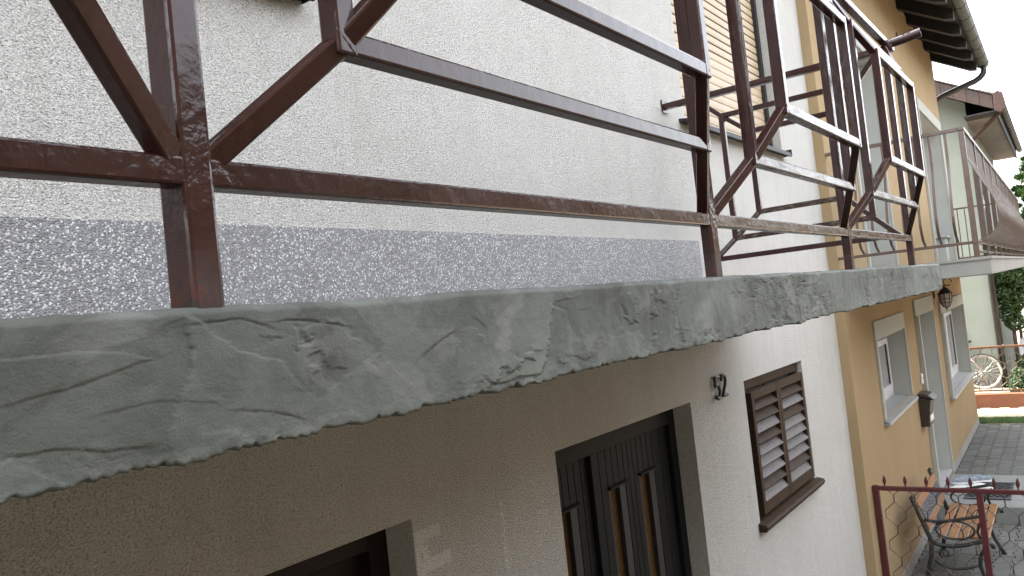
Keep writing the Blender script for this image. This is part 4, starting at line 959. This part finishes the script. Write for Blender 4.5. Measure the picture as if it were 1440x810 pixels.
def bicycle():
    Rw = .335; u = 12.30; F = YF @ Matrix.Translation((u, .19, G2 + .022)) @ Matrix.Rotation(math.radians(6), 4, 'Y')
    T = thing('bicycle', 'pale pink bicycle with cream tyres leaning at the mint green wall', 'bicycle', F)
    # local y along the bike (rear wheel at y=0, front wheel towards +y)
    for y in (0, 1.06):
        c = (0, y, Rw)
        mb = MB(F); mb.tube([(0, y + Rw * .955 * math.cos(t * math.pi / 24), Rw + Rw * .955 * math.sin(t * math.pi / 24)) for t in range(49)], .021, 8); wl = mb.build('wheel', 'tyre', T, smooth=True)
        mb = MB(F); mb.tube([(0, y + Rw * .88 * math.cos(t * math.pi / 24), Rw + Rw * .88 * math.sin(t * math.pi / 24)) for t in range(49)], .009, 6); mb.build('rim', 'chrome', wl, smooth=True)
        mb = MB(F); mb.tube([(-.05, y, Rw), (.05, y, Rw)], .022, 10); mb.build('hub', 'fender', wl)
        mb = MB(F)
        for k in range(24):
            t = 2 * math.pi * k / 24; t2 = t + (.5 if k % 2 else -.5); mb.tube([((-1) ** k * .025, y + .02 * math.cos(t2), Rw + .02 * math.sin(t2)), (0, y + Rw * .87 * math.cos(t), Rw + Rw * .87 * math.sin(t))], .0018, 4)
        mb.build('spokes', 'chrome', wl)
        mb = MB(F); a0, a1 = (-20, 120) if y == 0 else (20, 165)
        a0, a1 = (-12, 150)
        pts = [math.radians(180 - (a0 + (a1 - a0) * k / 20)) if y else math.radians(180 - (a0 + 30 + (a1 - a0) * k / 20)) for k in range(21)]
        for q in (-.02, 0, .02): mb.tube([(q, y + Rw * 1.06 * math.cos(t), Rw + Rw * 1.06 * math.sin(t)) for t in pts], .010, 6)
        mb.build('mudguard', 'fender', T, smooth=True)
    P = dict(rh=(0, 0, Rw), bb=(0, .45, .28), st=(0, .30, .80), ht=(0, .87, .86), hb=(0, .90, .74), fh=(0, 1.06, Rw))
    mb = MB(F); J = lambda a_, b_, r=.016: mb.tube([P[a_], P[b_]], r, 10)
    J('bb', 'st'); J('st', 'ht'); J('bb', 'hb', .019); J('ht', 'hb', .02)
    for s in (-.045, .045):
        mb.tube([(s, 0, Rw), (s * .6, .30, .78)], .011, 8); mb.tube([(s, 0, Rw), (s, .45, .28)], .011, 8); mb.tube([(s, 1.06, Rw), (s, .95, .62), (s * .6, .905, .72)], .012, 8)
    mb.tube([(s2, -.02 - .0, Rw) for s2 in (-.05, .05)], .012, 8); mb.build('frame', 'bikepink', T, smooth=True)
    mb = MB(F); mb.tube([P['st'], (0, .275, .92)], .012, 8); mb.build('seat_post', 'chrome', T)
    mb = MB(F); mb.blob((0, .25, .95), .1, .0, sq=(.75, 1.25, .4)); mb.build('saddle', 'fender', T, smooth=True)
    mb = MB(F); mb.tube([(-.28, .70, 1.02), (-.24, .78, 1.03), (-.05, .86, .98), (.05, .86, .98), (.24, .78, 1.03), (.28, .70, 1.02)], .012, 8); mb.tube([(0, .87, .86), (0, .86, .98)], .014, 8); mb.build('handlebar', 'chrome', T, smooth=True)
    mb = MB(F); mb.tube([(.06, .45 + .09 * math.cos(t * math.pi / 12), .28 + .09 * math.sin(t * math.pi / 12)) for t in range(25)], .007, 6); mb.tube([(.07, .45, .28), (.07, .5, .12)], .01, 6); mb.tube([(-.07, .45, .28), (-.07, .40, .44)], .01, 6); mb.build('crank', 'chrome', T)
bicycle()

# ================================================================== VEGETATION AND FAR THINGS
def leaves(name, mat, parent, F, clumps, n, size, seed, flat=.0):
    rng = np.random.default_rng(seed); P = []; T_ = []
    tot = sum(c[3] ** 2 * (c[4] if len(c) > 4 else 1) for c in clumps)
    for c in clumps:
        k = int(n * c[3] ** 2 * (c[4] if len(c) > 4 else 1) / tot) + 4
        d = rng.normal(size=(k, 3)); d /= np.linalg.norm(d, axis=1)[:, None]; r = c[3] * rng.uniform(.35, 1.08, k) ** .6
        q = np.array(c[:3]) + d * r[:, None] * np.array([1, 1, c[4] if len(c) > 4 else 1]); P.append(q); T_.append(np.clip(rng.normal(.5, .2, k), 0, 1))
    P = np.concatenate(P); T_ = np.concatenate(T_); k = len(P)
    a_ = rng.normal(size=(k, 3)); a_ /= np.linalg.norm(a_, axis=1)[:, None]; b_ = np.cross(a_, rng.normal(size=(k, 3))); b_ /= np.linalg.norm(b_, axis=1)[:, None]
    s = size * rng.uniform(.6, 1.3, k)[:, None]
    V = np.stack([P - a_ * s, P + b_ * s * .45, P + a_ * s, P - b_ * s * .45], 1).reshape(-1, 3)
    X = WM[parent.name].inverted() @ F; A = np.array(X); V = V @ A[:3, :3].T + A[:3, 3]
    me = bpy.data.meshes.new(name); me.from_pydata(V.tolist(), [], np.arange(4 * k).reshape(-1, 4).tolist())
    at = me.attributes.new('tone', 'FLOAT', 'FACE'); at.data.foreach_set('value', T_.astype(np.float32)); me.materials.append(M[mat])
    o = bpy.data.objects.new(name, me); COL.objects.link(o); o.parent = parent; return o
def tree(nm, label, cat, F, h, trunk_r, clumps, leafmat, n, size, seed, group=None):
    T = thing(nm, label, cat, F, group); rng = random.Random(seed)
    top = max(c[2] for c in clumps)
    mb = MB(F); mb.tube([(0, 0, -.2), (.02 * h * rng.uniform(-1, 1), .02 * h * rng.uniform(-1, 1), top * .4), (0, 0, top * .95)], [trunk_r, trunk_r * .7, trunk_r * .2], 8); tk = mb.build('trunk', 'bark', T, smooth=True)
    mb = MB(F)
    for c in clumps[:14]:
        z = max(.15 * top, c[2] - .5 * c[3] - .25 * h * rng.random()); mb.tube([(0, 0, z * .85), (c[0] * .5, c[1] * .5, (z + c[2]) / 2), c[:3]], [trunk_r * .35, trunk_r * .22, trunk_r * .08], 6)
    mb.build('limbs', 'bark', T, smooth=True)
    leaves('crown', leafmat, T, F, clumps, n, size, seed); return T
def rnd_clumps(seed, n, rx, ry, z0, z1, r0, r1):
    rng = random.Random(seed); out = []
    for i in range(n):
        t = rng.random(); z = z0 + (z1 - z0) * t; k = math.sin(math.pi * (.15 + .8 * t)) ** .6; a_ = rng.uniform(0, 6.28); q = rng.random() ** .5
        out.append((rx * k * q * math.cos(a_), ry * k * q * math.sin(a_), z, rng.uniform(r0, r1)))
    return out
def greenery():
    for X0, X1, y0, zt, sd, lb in ((-14, 3.2, -2.9, 1.25, 61, 'unseen tall dense foliage row across the lane, added to shade the white house'), (3.7, 34, -5.6, 2.2, 62, 'unseen lower clipped foliage row opposite the ochre house, added for rail reflections')):
        T = thing('unseen_hedge', lb, 'unseen_hedge', Matrix.Translation(((X0 + X1) / 2, y0 - .6, G1)))  # unseen foliage rows added to darken the wall under the slab and rail reflections
        hi = 2.5 if X0 < 0 else zt; xs_ = 1.2
        mb = MB(); mb.prism([(X0, G1 - .1), (X1, G1 - .1), (X1, zt - .12), (max(xs_, X0 + .2) + .1, zt - .12), (max(xs_, X0 + .2) - .1, hi - .12), (X0, hi - .12)], y0 - 1.3, y0 - .12, 'Y'); mb.build('solid_core', 'bark', T)
        rng = random.Random(sd); cl = []
        for i in range(int((X1 - X0) * 5)):
            cl.append((rng.uniform(X0, X1), y0 - rng.uniform(0, .3), 0, .35)); q = cl[-1]; cl[-1] = (q[0], q[1], rng.uniform(G1 + .1, hi if q[0] < xs_ else zt), .35)
        for i in range(int((X1 - X0) * 2)): q = rng.uniform(X0, X1); cl.append((q, y0 - rng.uniform(0, 1.3), (hi if q < xs_ else zt) - .1, .32))
        leaves('foliage', 'leafdark', T, ID, cl, 26000, .075, sd)
    # big deciduous tree far beyond the mint roof
    tree('deciduous_tree', 'large round dark green tree rising beyond the mint roof', 'tree', Matrix.Translation((38, -.35, G2)), 9.6, .25, rnd_clumps(1, 34, 1.5, 1.7, 4.0, 8.9, .45, .8), 'leaffar', 15000, .13, 11)
    cl = [(0.9 * (1 - t) * math.cos(a_ * 2.4), .9 * (1 - t) * math.sin(a_ * 2.4), 2.2 + 2.6 * t, .30 * (1.15 - t), .45) for a_, t in [(i, i / 34) for i in range(34)]]
    tree('conifer', 'bright green feathery conifer beside the eaves of the mint house', 'tree', YF @ Matrix.Translation((14.4, -.98, G2)), 4.6, .06, cl, 'leafpine', 9000, .06, 12)
    tree('climbing_shrub', 'dark leafy shrub growing up beside the brown downpipe', 'shrub', YF @ Matrix.Translation((13.0, -.42, G2)), 2.6, .05, [(.0, .1, 2.25, .28), (0, -.1, 2.2, .3), (.1, -.25, 2.1, .26), (0, .12, 1.85, .24), (0, 0, 1.7, .25), (0, -.2, 1.75, .25), (0, .06, 1.45, .2), (0, -.02, 1.25, .18), (.1, -.35, 2.3, .28), (.0, -.5, 2.35, .26)], 'leaf', 5200, .048, 13)
    tree('round_shrub', 'clipped dark green shrub in front of the pale blue house', 'shrub', YF @ Matrix.Translation((15.6, -1.02, G2)), 1.4, .04, rnd_clumps(5, 9, .28, .28, .85, 1.35, .13, .2), 'leafdark', 2600, .04, 14)
    for i, (u, v, r, mt, lb) in enumerate(((11.5, -.63, .30, 'leafdark', 'dark green bush behind the hexagonal wire fence'), (11.0, -.86, .20, 'leafgrey', 'sunlit silver-green bush just behind the low terracotta wall'), (12.8, -.72, .34, 'leaf', 'mid green bush below the white garden chair'))):
        tree('low_bush', lb, 'bush', YF @ Matrix.Translation((u, v, G2)), .6, .02, rnd_clumps(20 + i, 9, r, r, .10, r * (1.5 if i != 1 else 1.3), r * .4, r * .6), mt, 2600, .032, 30 + i)
    rng = random.Random(2)
    for u, v, lb in ((10.5, .10, 'pale rough rock in the garden bed, leftmost of three, by the bicycle wheel'), (10.6, -.22, 'pale rough rock in the garden bed, middle one of three behind the mesh fence'), (10.55, -.45, 'pale rough rock in the garden bed, rightmost of three, beside the silver-green bush')):
        mb = MB(YF); mb.blob((u, v, G2 + .07), rng.uniform(.08, .11), .22, sq=(1, 1.3, .8), rng=rng); tag(mb.build('garden_rock', 'rock'), lb, 'rock', 'rocks in the garden bed')
    # blue house far behind
    T = thing('pale_blue_house', 'pale blue house wall with a white-framed window behind the shrubs', 'house', YF @ Matrix.Translation((19.5, -1.6, G2)))
    mb = MB(YF); mb.box(20.9, 27, -9, -.4, G2 - .1, .55); mb.build('wall', 'bluewall', T)
    mb = MB(YF); mb.box(20.86, 20.899, -1.62, -1.2, -1.3, .3); f = mb.build('window', 'pvc', T); mb = MB(YF); mb.box(20.85, 20.859, -1.57, -1.25, -1.25, .25); mb.build('pane', 'glass', f)
    mb = MB(YF); mb.prism([(-9.3, .50), (-9.3, .63), (-4.7, 2.2), (-.1, .63), (-.1, .50)], 20.5, 27.3, 'X'); mb.build('roof', 'tile', T)
    # white garden chair
    F = YF @ Matrix.Translation((13.2, -.62, G2 + .42)); T = thing('garden_chair', 'white plastic garden chair with rounded back behind the fence', 'chair', F)
    mb = MB(F); pr = [(-.2, .0), (-.22, .25), (-.17, .42), (-.08, .5), (.08, .5), (.17, .42), (.22, .25), (.2, .0)]; mb.prism(pr, .20, .225, 'X'); mb.build('backrest', 'plastic', T, bevel=.01)
    mb = MB(F); mb.box(-.22, .22, -.22, .22, -.02, .01); mb.build('seat', 'plastic', T, bevel=.01)
    for y in (-.22, .22):
        mb = MB(F); mb.tube([(.2, y, .22), (-.1, y, .22), (-.2, y, .18), (-.22, y, 0)], .018, 8); mb.build('armrest', 'plastic', T, smooth=True)
        for x in (-.2, .2): mb = MB(F); mb.tube([(x, y * .9, -.01), (x * 1.1, y, -.42)], .02, 8); mb.build('leg', 'plastic', T)
    # overhead cable
    mb = MB(); pts = []
    for i in range(41):
        t = i / 40; pts.append((24 + 4 * t, 8 - 20 * t, 5.35 - 1.2 * (1 - (2 * t - 1) ** 2) * .5 - .25 * t))
    mb.tube(pts, .011, 6); tag(mb.build('overhead_cable', 'cable'), 'thin grey overhead cable crossing the white sky beyond the roofs', 'cable')
greenery()
